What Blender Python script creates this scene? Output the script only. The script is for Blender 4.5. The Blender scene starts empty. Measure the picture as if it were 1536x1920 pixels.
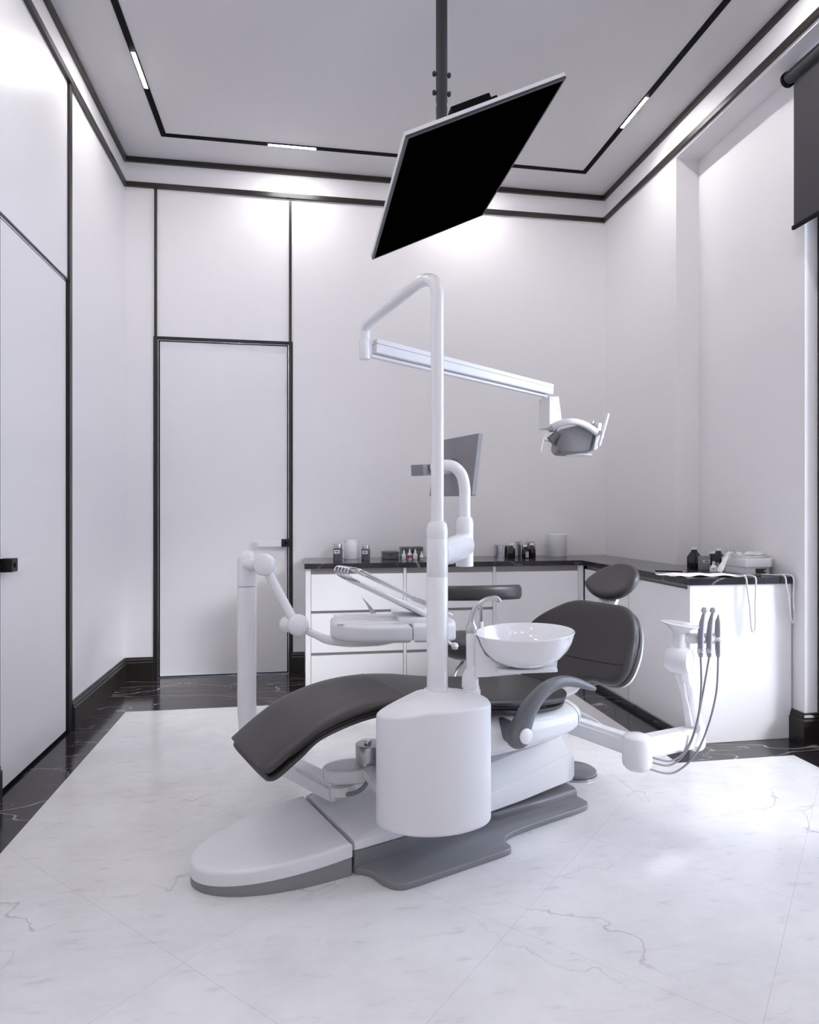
import bpy, bmesh, math, random
from mathutils import Vector, Matrix
random.seed(4)
SC = bpy.context.scene
COL = SC.collection
PI = math.pi
R = math.radians

# ------------------------------------------------------------------ materials
def mat(name, col, rough=.5, metal=0., coat=0., spec=.5, emit=None, estr=0., trans=0., bump=None):
    m = bpy.data.materials.new(name); m.use_nodes = True
    b = m.node_tree.nodes['Principled BSDF']
    b.inputs['Base Color'].default_value = (*col, 1)
    b.inputs['Roughness'].default_value = rough
    b.inputs['Metallic'].default_value = metal
    b.inputs['Coat Weight'].default_value = coat
    b.inputs['Coat Roughness'].default_value = .06
    b.inputs['Specular IOR Level'].default_value = spec
    b.inputs['Transmission Weight'].default_value = trans
    if emit:
        b.inputs['Emission Color'].default_value = (*emit, 1)
        b.inputs['Emission Strength'].default_value = estr
    if bump:
        nt = m.node_tree; n = nt.nodes.new('ShaderNodeTexNoise'); tc = nt.nodes.new('ShaderNodeTexCoord')
        n.inputs['Scale'].default_value = bump[0]; n.inputs['Detail'].default_value = 6
        bp = nt.nodes.new('ShaderNodeBump'); bp.inputs['Strength'].default_value = bump[1]; bp.inputs['Distance'].default_value = .01
        nt.links.new(tc.outputs['Object'], n.inputs['Vector']); nt.links.new(n.outputs['Fac'], bp.inputs['Height'])
        nt.links.new(bp.outputs['Normal'], b.inputs['Normal'])
    return m

def N(nt, kind, **kw):
    n = nt.nodes.new('ShaderNode' + kind)
    for k, v in kw.items(): setattr(n, k, v)
    return n
def math_node(nt, op, a, b=None, c=None):
    n = nt.nodes.new('ShaderNodeMath'); n.operation = op
    for i, v in enumerate((a, b, c)):
        if v is None: continue
        if isinstance(v, (int, float)): n.inputs[i].default_value = v
        else: nt.links.new(v, n.inputs[i])
    return n.outputs[0]
def mixc(nt, fac, a, b):
    n = nt.nodes.new('ShaderNodeMix'); n.data_type = 'RGBA'
    for s, v in ((0, fac), (6, a), (7, b)):
        if isinstance(v, tuple): n.inputs[s].default_value = (*v, 1)
        elif isinstance(v, (int, float)): n.inputs[s].default_value = v
        else: nt.links.new(v, n.inputs[s])
    return n.outputs[2]
def ramp(nt, fac, stops):
    n = nt.nodes.new('ShaderNodeValToRGB'); e = n.color_ramp.elements
    while len(e) < len(stops): e.new(.5)
    for i, (p, c) in enumerate(stops): e[i].position = p; e[i].color = (c, c, c, 1)
    nt.links.new(fac, n.inputs[0]); return n.outputs[0]
def vein(nt, co, scale, width, dist=1.2, detail=5, seed=0.):
    mp = N(nt, 'Mapping'); mp.inputs['Location'].default_value = (seed, seed*.7, 0); nt.links.new(co, mp.inputs[0])
    n = N(nt, 'TexNoise'); n.inputs['Scale'].default_value = scale; n.inputs['Detail'].default_value = detail
    n.inputs['Roughness'].default_value = .45; n.inputs['Distortion'].default_value = dist
    nt.links.new(mp.outputs[0], n.inputs['Vector'])
    d = math_node(nt, 'ABSOLUTE', math_node(nt, 'SUBTRACT', n.outputs['Fac'], .5))
    return ramp(nt, d, [(0, 1.), (width, 0.)])

def dark_marble(name, base=(.018, .0155, .0165), rough=.13):
    m = mat(name, base, rough, spec=.5); nt = m.node_tree; b = nt.nodes['Principled BSDF']
    co = N(nt, 'TexCoord').outputs['Object']
    mp = N(nt, 'Mapping'); mp.inputs['Rotation'].default_value = (0, 0, R(35)); mp.inputs['Scale'].default_value = (.8, 2.3, 1.5)
    nt.links.new(co, mp.inputs[0]); c2 = mp.outputs[0]
    v1 = vein(nt, c2, 1.5, .0055, .12, 2, 2.1); v2 = vein(nt, c2, 2.4, .004, .1, 4, 7.7)
    mk = N(nt, 'TexNoise'); mk.inputs['Scale'].default_value = 2.2; nt.links.new(co, mk.inputs['Vector'])
    k = ramp(nt, mk.outputs['Fac'], [(.36, .1), (.5, 1.)])
    k2 = ramp(nt, mk.outputs['Fac'], [(.44, 1.), (.58, .1)])
    v = math_node(nt, 'ADD', math_node(nt, 'MULTIPLY', v1, k), math_node(nt, 'MULTIPLY', v2, k2))
    v = math_node(nt, 'MINIMUM', v, 1.)
    cl = N(nt, 'TexNoise'); cl.inputs['Scale'].default_value = 5; cl.inputs['Detail'].default_value = 8; nt.links.new(c2, cl.inputs['Vector'])
    c = mixc(nt, ramp(nt, cl.outputs['Fac'], [(.35, 0.), (.7, 1.)]), base, tuple(x*1.9 for x in base))
    nt.links.new(mixc(nt, math_node(nt, 'MULTIPLY', v, .8), c, (.55, .50, .50)), b.inputs['Base Color'])
    return m

def cream_marble(name):
    m = mat(name, (.6, .58, .58), .16); nt = m.node_tree; b = nt.nodes['Principled BSDF']
    co = N(nt, 'TexCoord').outputs['Object']
    sp = N(nt, 'SeparateXYZ'); nt.links.new(co, sp.inputs[0]); x, y = sp.outputs[0], sp.outputs[1]
    n1 = N(nt, 'TexNoise'); n1.inputs['Scale'].default_value = 2.3; n1.inputs['Detail'].default_value = 10; n1.inputs['Roughness'].default_value = .68
    nt.links.new(co, n1.inputs['Vector'])
    mp = N(nt, 'Mapping'); mp.inputs['Rotation'].default_value = (0, 0, R(-38)); mp.inputs['Scale'].default_value = (6, 22, 6)
    nt.links.new(co, mp.inputs[0])
    n2 = N(nt, 'TexNoise'); n2.inputs['Scale'].default_value = 1.4; n2.inputs['Detail'].default_value = 9; n2.inputs['Roughness'].default_value = .6
    nt.links.new(mp.outputs[0], n2.inputs['Vector'])
    c = mixc(nt, ramp(nt, n1.outputs['Fac'], [(.3, 0.), (.7, 1.)]), (.67, .655, .66), (.80, .79, .79))
    c = mixc(nt, ramp(nt, n2.outputs['Fac'], [(.5, 0.), (.78, .45)]), c, (.80, .79, .79))
    c = mixc(nt, ramp(nt, n2.outputs['Fac'], [(.26, .4), (.42, 0.)]), c, (.42, .40, .41))
    v1 = vein(nt, co, 1.5, .0035, .35, 7, 5.3)
    mk = N(nt, 'TexNoise'); mk.inputs['Scale'].default_value = 1.7; nt.links.new(co, mk.inputs['Vector'])
    k = ramp(nt, mk.outputs['Fac'], [(.50, 0.), (.64, .5)])
    c = mixc(nt, math_node(nt, 'MULTIPLY', v1, k), c, (.26, .24, .25))
    # diagonal tile joints
    def joint(s, off, per):
        f = math_node(nt, 'FRACT', math_node(nt, 'DIVIDE', math_node(nt, 'SUBTRACT', s, off), per))
        d = math_node(nt, 'MINIMUM', f, math_node(nt, 'SUBTRACT', 1., f))
        return math_node(nt, 'LESS_THAN', d, .0013)
    j = math_node(nt, 'MAXIMUM', joint(math_node(nt, 'ADD', x, y), 1.59, .955), joint(math_node(nt, 'SUBTRACT', x, y), -.333, .955))
    nt.links.new(mixc(nt, math_node(nt, 'MULTIPLY', j, .3), c, (.25, .23, .24)), b.inputs['Base Color'])
    rr = ramp(nt, n1.outputs['Fac'], [(.3, .12), (.7, .24)]); nt.links.new(rr, b.inputs['Roughness'])
    return m

M = {}
M['wall'] = mat('wall_paint', (.87, .85, .865), .6, bump=(60, .02))
M['panel'] = mat('wall_panel_satin', (.87, .85, .865), .38)
M['ceiling'] = mat('ceiling_paint', (.74, .72, .735), .8)
M['trim'] = mat('dark_bronze_trim', (.020, .017, .014), .32, spec=.5)
M['black'] = mat('black_satin', (.006, .006, .006), .45)
M['soot'] = mat('black_track', (.002, .002, .002), .7, spec=.15)
M['lamp'] = mat('led_diffuser', (.9, .9, .9), .4, emit=(1., .972, .975), estr=180.)
M['floor_dark'] = dark_marble('dark_veined_marble')
M['counter'] = dark_marble('dark_veined_stone', (.022, .020, .023), .16)
M['floor_cream'] = cream_marble('cream_marble_tiles')
M['cab'] = mat('white_cabinet_lacquer', (.88, .87, .88), .3)
M['cabgrey'] = mat('grey_channel_metal', (.33, .31, .31), .4, metal=.3)
M['white'] = mat('white_gloss_enamel', (.84, .84, .86), .22, coat=.3)
M['whitem'] = mat('white_satin_plastic', (.80, .80, .82), .38)
M['grey'] = mat('grey_painted_metal', (.20, .20, .215), .34, coat=.25)
M['greym'] = mat('mid_grey_plastic', (.24, .235, .25), .5)
M['silver'] = mat('satin_silver', (.55, .55, .57), .28, metal=.9)
M['chrome'] = mat('chrome', (.72, .72, .75), .1, metal=1.)
M['leather'] = mat('dark_leather', (.042, .037, .038), .36, spec=.5, bump=(260, .12))
M['seam'] = mat('leather_seam', (.016, .014, .014), .5)
M['armgrey'] = mat('armrest_grey', (.15, .15, .165), .36, coat=.2)
M['screen'] = mat('black_screen', (.0006, .0005, .0008), .6, spec=.0)
M['frame'] = mat('charcoal_frame', (.035, .033, .037), .4)
M['pole'] = mat('charcoal_pole', (.032, .030, .034), .5)
M['porcelain'] = mat('porcelain', (.86, .86, .88), .06, coat=.6)
M['fabric'] = mat('charcoal_blind_fabric', (.058, .056, .064), .9, bump=(500, .2))
M['towel'] = mat('white_towel', (.88, .88, .86), .9, bump=(400, .3))
M['bottle'] = mat('dark_brown_glass', (.006, .004, .004), .12, spec=.6)
M['red'] = mat('red_ink', (.45, .02, .05), .5)
M['label'] = mat('paper_label', (.6, .6, .62), .6)
M['ink'] = mat('dark_ink', (.03, .03, .035), .6)
M['smoke'] = mat('smoky_plastic', (.17, .17, .19), .2, trans=.35)
M['jar'] = mat('slate_jar', (.09, .095, .12), .25, metal=.3)
M['mirrorbox'] = mat('brushed_canister', (.55, .54, .56), .18, metal=1.)
M['steel'] = mat('grey_anodised_steel', (.30, .30, .33), .28, metal=.55)
M['tube'] = mat('grey_rubber_hose', (.22, .22, .24), .45)
M['tubelight'] = mat('pale_hose', (.72, .72, .74), .4)
M['alu'] = mat('aluminium_and_door_glint', (.62, .66, .74), .2, metal=1.)  # left door head metal; on the back door it imitates bright light lines
m = bpy.data.materials.new('window_glass'); m.use_nodes = True; nt = m.node_tree; nt.nodes.clear()
o_ = N(nt, 'OutputMaterial'); t_ = N(nt, 'BsdfTransparent'); g_ = N(nt, 'BsdfGlossy'); g_.inputs['Roughness'].default_value = .02
f_ = N(nt, 'Fresnel'); f_.inputs[0].default_value = 1.3; x_ = N(nt, 'MixShader')
nt.links.new(f_.outputs[0], x_.inputs[0]); nt.links.new(t_.outputs[0], x_.inputs[1]); nt.links.new(g_.outputs[0], x_.inputs[2]); nt.links.new(x_.outputs[0], o_.inputs[0])
M['glass'] = m

# ------------------------------------------------------------------ mesh helpers
def link(name, bm, m, parent=None, angle=38, smooth=True):
    me = bpy.data.meshes.new(name); bmesh.ops.recalc_face_normals(bm, faces=bm.faces[:]); bm.to_mesh(me); bm.free()
    ms = m if isinstance(m, (list, tuple)) else [m]
    for q in ms: me.materials.append(M[q])
    if smooth:
        me.polygons.foreach_set('use_smooth', [True]*len(me.polygons)); me.set_sharp_from_angle(angle=R(angle))
    o = bpy.data.objects.new(name, me); COL.objects.link(o)
    if parent: o.parent = parent
    return o
def thing(name, label, cat, loc=(0, 0, 0), rz=0., group=None, rot=None):
    o = bpy.data.objects.new(name, None); COL.objects.link(o); o.empty_display_size = .05
    o.location = loc; o.rotation_euler = rot or (0, 0, rz); return tag(o, label, cat, group)
def tag(o, label, cat, group=None):
    o['label'] = label; o['category'] = cat
    if group: o['group'] = group
    return o
def struct(o): o['kind'] = 'structure'; return o

def box(bm, x0, x1, y0, y1, z0, z1, bev=0., seg=2, mi=0):
    vs = [bm.verts.new((x, y, z)) for x in (x0, x1) for y in (y0, y1) for z in (z0, z1)]
    fs = [bm.faces.new([vs[i] for i in f]) for f in ((0, 1, 3, 2), (4, 6, 7, 5), (0, 4, 5, 1), (2, 3, 7, 6), (0, 2, 6, 4), (1, 5, 7, 3))]
    for f in fs: f.material_index = mi
    if bev > 0:
        es = list({e for f in fs for e in f.edges})
        bmesh.ops.bevel(bm, geom=es, offset=bev, segments=seg, affect='EDGES', profile=.5)
    return bm
def B(*a, **k): return box(bmesh.new(), *a, **k)
def catmull(p, n=6, closed=False):
    p = [Vector(q) for q in p]; out = []; L = len(p)
    rng = range(L) if closed else range(L-1)
    for i in rng:
        if closed: a, b, c, d = p[i-1], p[i], p[(i+1) % L], p[(i+2) % L]
        else: a, b, c, d = p[max(i-1, 0)], p[i], p[i+1], p[min(i+2, L-1)]
        for k in range(n):
            t = k/n
            out.append(.5*((2*b)+(c-a)*t+(2*a-5*b+4*c-d)*t*t+(3*b-a-3*c+d)*t**3))
    if not closed: out.append(p[-1])
    return out
def skin(bm, rings, cap=True, closed=False, mi=0):
    V = [[bm.verts.new(q) for q in r] for r in rings]; n = len(V[0])
    pairs = list(zip(V, V[1:])) + ([(V[-1], V[0])] if closed else [])
    for a, b in pairs:
        for i in range(n):
            f = bm.faces.new((a[i], a[(i+1) % n], b[(i+1) % n], b[i])); f.material_index = mi
    if cap and not closed:
        for r in (V[0], V[-1]):
            c = bm.verts.new(sum((v.co for v in r), Vector())/n)
            for i in range(n):
                f = bm.faces.new((r[i], r[(i+1) % n], c)); f.material_index = mi
    return bm
def tube(bm, path, r, seg=16, round_ends=False, sy=1., up=None, mi=0, power=2.):
    """sweep; r is a number or a list; sy flattens along the second axis"""
    path = [Vector(p) for p in path]; n = len(path)
    rr = list(r) if isinstance(r, (list, tuple)) else [r]*n
    if len(rr) != n:
        src = rr; rr = []
        for i in range(n):
            u = i/(n-1)*(len(src)-1); k = min(int(u), len(src)-2); rr.append(src[k]+(src[k+1]-src[k])*(u-k))
    T = []
    for i in range(n):
        t = (path[min(i+1, n-1)]-path[max(i-1, 0)]); T.append(t.normalized() if t.length > 1e-9 else Vector((0, 0, 1)))
    ref = Vector(up) if up else (Vector((0, 0, 1)) if abs(T[0].z) < .9 else Vector((0, 1, 0)))
    a = (ref - T[0]*ref.dot(T[0])).normalized(); rings = []
    frames = []
    for i in range(n):
        a = (a - T[i]*a.dot(T[i])).normalized(); b = T[i].cross(a); frames.append((path[i], a.copy(), b, rr[i], T[i]))
    if round_ends:
        st = [(f := frames[0])]; K = 4
        pre = []; post = []
        for k in range(K):
            th = PI/2*k/K
            p, a_, b_, r_, t_ = frames[0]; pre.append((p - t_*r_*math.cos(th), a_, b_, max(r_*math.sin(th), r_*.02), t_))
            p, a_, b_, r_, t_ = frames[-1]; post.append((p + t_*r_*math.cos(PI/2-th-PI/2/K) if False else p + t_*r_*math.sin(PI/2*(k+1)/K), a_, b_, max(r_*math.cos(PI/2*(k+1)/K), r_*.02), t_))
        frames = pre + frames + post
    for p, a_, b_, r_, _ in frames:
        ring = []
        for k in range(seg):
            th = 2*PI*k/seg; c, s = math.cos(th), math.sin(th)
            c = math.copysign(abs(c)**(2/power), c); s = math.copysign(abs(s)**(2/power), s)
            ring.append(p + a_*c*r_*sy + b_*s*r_)
        rings.append(ring)
    return skin(bm, rings, mi=mi)
def TU(*a, **k): return tube(bmesh.new(), *a, **k)
def lathe(bm, prof, seg=32, at=(0, 0, 0), mi=0, rot=None):
    """prof: list of (r, z)"""
    at = Vector(at); rings = []
    for r, z in prof:
        ring = []
        for k in range(seg):
            v = Vector((r*math.cos(2*PI*k/seg), r*math.sin(2*PI*k/seg), z))
            if rot is not None: v = rot @ v
            ring.append(at + v)
        rings.append(ring)
    return skin(bm, rings, mi=mi)
def LA(*a, **k): return lathe(bmesh.new(), *a, **k)
def offset(out, d):
    n = len(out); res = []
    area = sum(out[i][0]*out[(i+1) % n][1]-out[(i+1) % n][0]*out[i][1] for i in range(n)); s = 1 if area > 0 else -1
    for i in range(n):
        p, q, r = Vector(out[i-1][:2]), Vector(out[i][:2]), Vector(out[(i+1) % n][:2])
        e1 = (q-p).normalized(); e2 = (r-q).normalized()
        n1 = Vector((-e1.y, e1.x))*s; n2 = Vector((-e2.y, e2.x))*s; m_ = (n1+n2)
        if m_.length < 1e-6: m_ = n1
        m_.normalize(); k = min(1/max(m_.dot(n1), .5), 1.6)
        res.append(q + m_*d*k)
    return res
def pad(bm, outline, z0, z1, r0=.01, r1=.01, crown=0., K=4, rings=5, f=None, smooth=0, mi=0):
    """prism on outline with rounded bottom (r0) and top (r1) edges; f warps each point"""
    o = [Vector(p[:2]) for p in (catmull([(*p[:2], 0) for p in outline], smooth, True) if smooth else outline)]
    L = []
    c = sum(o, Vector((0, 0)))/len(o)
    def capr(base, z, sgn):
        out = []
        for k in range(1, rings):
            u = 1-k/rings
            out.append([Vector((*(c+(p-c)*u), z+sgn*crown*(1-u*u))) for p in base])
        return out
    lo = []
    if r0 > 0:
        for k in range(K+1):
            th = PI/2*k/K; lo.append([Vector((*p, z0+r0*(1-math.sin(th)))) for p in offset(o, r0*(1-math.cos(th)))])
        lo = lo[::-1]
    else: lo = [[Vector((*p, z0)) for p in o]]
    hi = []
    if r1 > 0:
        for k in range(K+1):
            th = PI/2*k/K; hi.append([Vector((*p, z1-r1*(1-math.sin(th)))) for p in offset(o, r1*(1-math.cos(th)))])
    else: hi = [[Vector((*p, z1)) for p in o]]
    ng = rings == 0
    botcap = [[Vector(v) for v in r] for r in capr([v.to_2d() for v in lo[0]], z0, 0)][::-1]
    topcap = capr([v.to_2d() for v in hi[-1]], z1, 1)
    allr = botcap + lo + hi + topcap
    if f: allr = [[Vector(f(v)) for v in r] for r in allr]
    if ng:
        skin(bm, allr, cap=False, mi=mi); bm.verts.ensure_lookup_table(); n = len(allr[0]); L_ = len(bm.verts)
        bm.faces.new([bm.verts[i] for i in range(L_-n*len(allr), L_-n*(len(allr)-1))]); bm.faces.new([bm.verts[i] for i in range(L_-n, L_)][::-1]); return bm
    return skin(bm, allr, mi=mi)
def PAD(*a, **k): return pad(bmesh.new(), *a, **k)
def rrect(x0, x1, y0, y1, r, n=5):
    out = []
    for cx, cy, a0 in ((x1-r, y1-r, 0), (x0+r, y1-r, 90), (x0+r, y0+r, 180), (x1-r, y0+r, 270)):
        for k in range(n+1):
            a = R(a0+90*k/n); out.append((cx+r*math.cos(a), cy+r*math.sin(a)))
    return out
def circ(r, n=32, cx=0, cy=0): return [(cx+r*math.cos(2*PI*k/n), cy+r*math.sin(2*PI*k/n)) for k in range(n)]
def xf(bm, mtx): bmesh.ops.transform(bm, matrix=mtx, verts=bm.verts[:]); return bm
def ring_x(x, yc, zc, hy, hz, p=2.6, n=28):
    out = []
    for k in range(n):
        a = 2*PI*k/n; c, s = math.cos(a), math.sin(a)
        out.append(Vector((x, yc+hy*math.copysign(abs(c)**(2/p), c), zc+hz*math.copysign(abs(s)**(2/p), s))))
    return out
def copy_tree(o, parent=None):
    c = o.copy(); COL.objects.link(c)
    if parent: c.parent = parent
    for ch in list(o.children): copy_tree(ch, c)
    return c
def prism(bm, poly, axis, a, b, bev=0., mi=0):
    """poly in the two other axes, extruded along axis from a to b"""
    def mk(p, t): return {'x': (t, p[0], p[1]), 'y': (p[0], t, p[1]), 'z': (p[0], p[1], t)}[axis]
    va = [bm.verts.new(mk(p, a)) for p in poly]; vb = [bm.verts.new(mk(p, b)) for p in poly]; n = len(poly)
    fs = [bm.faces.new(va), bm.faces.new(vb[::-1])] + [bm.faces.new((va[i], vb[i], vb[(i+1) % n], va[(i+1) % n])) for i in range(n)]
    for f in fs: f.material_index = mi
    if bev: bmesh.ops.bevel(bm, geom=list({e for f in fs for e in f.edges}), offset=bev, segments=2, affect='EDGES', profile=.5)
    return bm
def PR(*a, **k): return prism(bmesh.new(), *a, **k)

# ------------------------------------------------------------------ room
XL, XR, YB, YF, ZC = -1.325, 2.545, 5.25, -1.6, 3.955
XN, YN0, YN1, ZN = 2.717, .75, 4.165, 3.71          # window recess
WY0, WY1, WZ0, WZ1 = 1.5, 3.195, .002, ZN            # window opening
T = .2
DX0, DX1, DZ = -1.085, -.10, 2.585                  # back door
LY0, LY1 = 3.17, 4.02                               # left door

struct(link('floor', B(XL-T, XN+T, YF-T, YB+T, -.1, 0), 'floor_dark', smooth=False))
cr = PR([(-1.10, -1.35), (2.525, -1.35), (2.525, 3.045), (1.87, 3.045), (1.87, 4.39), (-1.10, 4.39)], 'z', -.02, .0012)
struct(link('floor_inlay', cr, 'floor_cream', smooth=False))
struct(link('ceiling', B(XL-T, XN+T+.1, YF-T, YB+T, ZC, ZC+.12), 'ceiling', smooth=False))
bm = bmesh.new()
box(bm, XL-T, DX0-.03, YB, YB+T, 0, ZC); box(bm, DX1+.03, XN+T, YB, YB+T, 0, ZC); box(bm, DX0-.03, DX1+.03, YB, YB+T, DZ+.02, ZC)
struct(link('wall_back', bm, 'wall', smooth=False))
bm = bmesh.new()
box(bm, XL-T, XL, YF-T, LY0-.03, 0, ZC); box(bm, XL-T, XL, LY1+.03, YB, 0, ZC); box(bm, XL-T, XL, LY0-.03, LY1+.03, DZ+.02, ZC)
struct(link('wall_left', bm, 'panel', smooth=False))
bm = bmesh.new()
box(bm, XR, XN+T, YN1, YB, 0, ZC)                 # far pier
box(bm, XN, XN+T, WY1, YN1, 0, ZN)                # recess back, beyond the window
box(bm, XR, XN+T+.08, YN0, YN1, ZN, ZC)           # beam over the recess
box(bm, XN, XN+T, YN0, WY0, 0, ZN)
box(bm, XR, XN+T, YF-T, YN0, 0, ZC)
struct(link('wall_right', bm, 'wall', smooth=False))
struct(link('wall_front', B(XL-T, XN+T, YF-T, YF, 0, ZC), 'wall', smooth=False))

# crown bands
def band(z0, z1, pr_, nm):
    bm = bmesh.new()
    box(bm, XL, XR, YB-pr_, YB, z0, z1); box(bm, XL, XL+pr_, YF, YB-pr_, z0, z1)
    box(bm, XR-pr_, XR, YF, YB-pr_, z0, z1); box(bm, XL+pr_, XR-pr_, YF, YF+pr_, z0, z1)
    struct(link(nm, bm, 'trim', smooth=False))
band(3.918, 3.954, .022, 'trim_1'); band(3.730, 3.765, .022, 'trim_2')
# vertical wall battens
for i, (a, b_) in enumerate(((-1.108, -1.088), (-.099, -.079))):
    struct(link('trim_%d' % (3+i), B(a, b_, YB-.012, YB, 0 if i else .0, 3.73), 'trim', smooth=False))
struct(link('trim_5', B(XL, XL+.014, 4.028, 4.068, 0, 3.73), 'trim', smooth=False))
struct(link('trim_6', B(XL, XL+.014, 3.10, 3.135, 0, 3.73), 'trim', smooth=False))

# baseboards
prof = [(0, 0), (.028, 0), (.028, .128), (.02, .136), (.022, .146), (.014, .158), (.014, .166), (0, .166)]
def base_run(p, q, inward, nm, e0=0., e1=0.):
    """profile extruded from p to q; inward = unit vector into the room"""
    p, q, iv = Vector((*p, 0)), Vector((*q, 0)), Vector((*inward, 0)); d = (q-p).normalized()
    bm = bmesh.new(); rings = []
    for P_, s in ((p, e0), (q, e1)):
        rings.append([P_ + iv*a + Vector((0, 0, z)) + d*s*a for a, z in prof])
    return bm, rings
def baseboard(runs, nm):
    bm = bmesh.new()
    for r in runs:
        b2, rings = base_run(*r[:3], nm, *(r[3:] or (0, 0)))
        b2.free(); skin(bm, rings)
    struct(link(nm, bm, 'trim', smooth=False))
baseboard([((XL, YB), (DX0-.024, YB), (0, -1), 1, 0), ((-.078, YB), (.02, YB), (0, -1))], 'baseboard_back')
baseboard([((XL, 4.068), (XL, YB), (1, 0), 0, -1), ((XL, YF), (XL, 3.135), (1, 0))], 'baseboard_left')
baseboard([((XN, 3.285), (XN, WY1), (-1, 0), 0, 1), ((XN, WY1), (XN+.075, WY1), (0, -1), -1, 0), ((XN, YN0), (XN, WY0), (-1, 0))], 'baseboard_right')

# back door
def handle(par, at, along, out, dark='black'):
    """rosette + flat lever; along = direction of lever, out = away from the door"""
    at, al, ou = Vector(at), Vector(along), Vector(out)
    def bx(a0, a1, o0, o1, z0, z1, bev):
        bm = B(0, 1, 0, 1, 0, 1); up = Vector((0, 0, 1))
        for v in bm.verts:
            a, o, z = a0+(a1-a0)*v.co.x, o0+(o1-o0)*v.co.y, z0+(z1-z0)*v.co.z
            v.co = at + al*a + ou*o + up*z
        bmesh.ops.bevel(bm, geom=bm.edges[:], offset=bev, segments=2, affect='EDGES'); return bm
    h = link('door_handle', bx(-.062, .002, -.002, .052, -.03, .03, .002), dark, par)
    link('lever', bx(.002, .185, .036, .05, -.028, .028, .0015), 'panel', h)
    bm = bmesh.new(); lathe(bm, [(.0, 0), (.012, 0), (.012, .0015), (.009, .003), (0, .003)], 20, rot=ou.to_track_quat('Z', 'Y').to_matrix(), at=at+al*-.032+ou*.052)
    link('lock_cylinder', bm, 'soot', h)
d = struct(link('door_1', B(DX0+.014, DX1-.014, YB+.012, YB+.05, .012, DZ-.012, bev=.0015), 'panel', smooth=False))
handle(d, (-.155, YB+.012, 1.026), (-1, 0, 0), (0, -1, 0))
bm = bmesh.new()
for a, b_, z0, z1 in ((DX0, DX0+.006, 0, DZ), (DX1-.006, DX1, 0, DZ), (DX0+.006, DX1-.006, DZ-.005, DZ)): box(bm, a, b_, YB+.004, YB+.06, z0, z1)
link('jamb_glint', bm, 'alu', d, smooth=False)  # bright strips stand in for the reflection along the door edges
link('gap_strip', B(DX0, DX1, YB-.004, YB+.06, 0, .007), 'alu', d, smooth=False)  # bright strip stands in for light leaking under the back door
bm = bmesh.new()
box(bm, DX0-.03, DX0, YB-.006, YB+.1, 0, DZ+.022); box(bm, DX1, DX1+.03, YB-.006, YB+.1, 0, DZ+.022); box(bm, DX0, DX1, YB-.006, YB+.1, DZ, DZ+.022)
link('door_frame', bm, 'black', d, smooth=False)
link('backing', B(DX0, DX1, YB+.062, YB+.1, 0, DZ), 'black', d, smooth=False)
# left door
d = struct(link('door_2', B(XL-.05, XL-.004, LY0+.004, LY1-.006, .018, DZ-.006, bev=.0015), 'panel', smooth=False))
handle(d, (XL-.002, 3.235, 1.026), (0, 1, 0), (1, 0, 0))
bm = bmesh.new()
box(bm, XL-.1, XL+.004, LY0-.03, LY0, 0, DZ+.012); box(bm, XL-.1, XL+.004, LY1, LY1+.03, 0, DZ+.012); box(bm, XL-.1, XL+.001, LY0, LY1, DZ+.004, DZ+.012)
box(bm, XL-.1, XL-.052, LY0, LY1, 0, DZ+.01)
link('door_frame', bm, 'black', d, smooth=False)
link('head_edge', B(XL-.02, XL-.001, LY0, LY1, DZ-.004, DZ+.004), 'alu', d, smooth=False)
# small recessed kick under the left door
link('gap_strip', B(XL-.05, XL+.003, LY0, LY1, 0, .012), 'soot', d, smooth=False)

# window
bm = bmesh.new(); fx0, fx1 = 2.795, 2.85
for y0, y1 in ((WY1-.05, WY1), (WY0, WY0+.05)): box(bm, fx0, fx1, y0, y1, WZ0, WZ1)
for z0, z1 in ((WZ0, WZ0+.16), (WZ1-.05, WZ1)): box(bm, fx0, fx1, WY0, WY1, z0, z1)
w = struct(link('window_1', bm, 'trim', smooth=False))
link('pane', B(2.82, 2.824, WY0+.04, WY1-.04, WZ0+.15, WZ1-.04), 'glass', w, smooth=False)

# ceiling track: one black channel loop with glowing segments
TX0, TX1, TY0, TY1, TW = -.972, 2.204, -1.15, 4.895, .019
bm = bmesh.new()
box(bm, TX0-TW, TX0+TW, TY0-TW, TY1+TW, ZC-.006, ZC+.001); box(bm, TX1-TW, TX1+TW, TY0-TW, TY1+TW, ZC-.006, ZC+.001)
box(bm, TX0+TW, TX1-TW, TY1-TW, TY1+TW, ZC-.006, ZC+.001); box(bm, TX0+TW, TX1-TW, TY0-TW, TY0+TW, ZC-.006, ZC+.001)
tr = tag(link('ceiling_track', bm, 'soot', smooth=False), 'black rectangular lighting track recessed in the grey ceiling', 'light track')
def lightbar(x, y, dx, dy, label):
    t = thing('track_light', label, 'light', (x, y, ZC), 0, 'glowing bars in the ceiling track')
    w_ = .0135
    hx, hy = (dx/2, w_) if dx else (w_, dy/2)
    link('housing', B(-hx-.003*(dx == 0), hx+.003*(dx == 0), -hy-.003*(dy == 0), hy+.003*(dy == 0), -.0075, -.006), 'soot', t, smooth=False)
    link('diffuser', B(-hx+.003, hx-.003, -hy+.003, hy-.003, -.0085, -.0075), 'lamp', t, smooth=False)
lightbar(TX0, 4.203, 0, .335, 'glowing white bar in left run of black ceiling track')
lightbar(-.07, TY1, .35, 0, 'glowing white bar in back run of black ceiling track')
lightbar(TX1, 4.11, 0, .345, 'glowing white bar in right run of black ceiling track, nearer the window')
lightbar(1.30, TY1, .35, 0, 'glowing bar in back track run, hidden behind the ceiling television')
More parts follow.
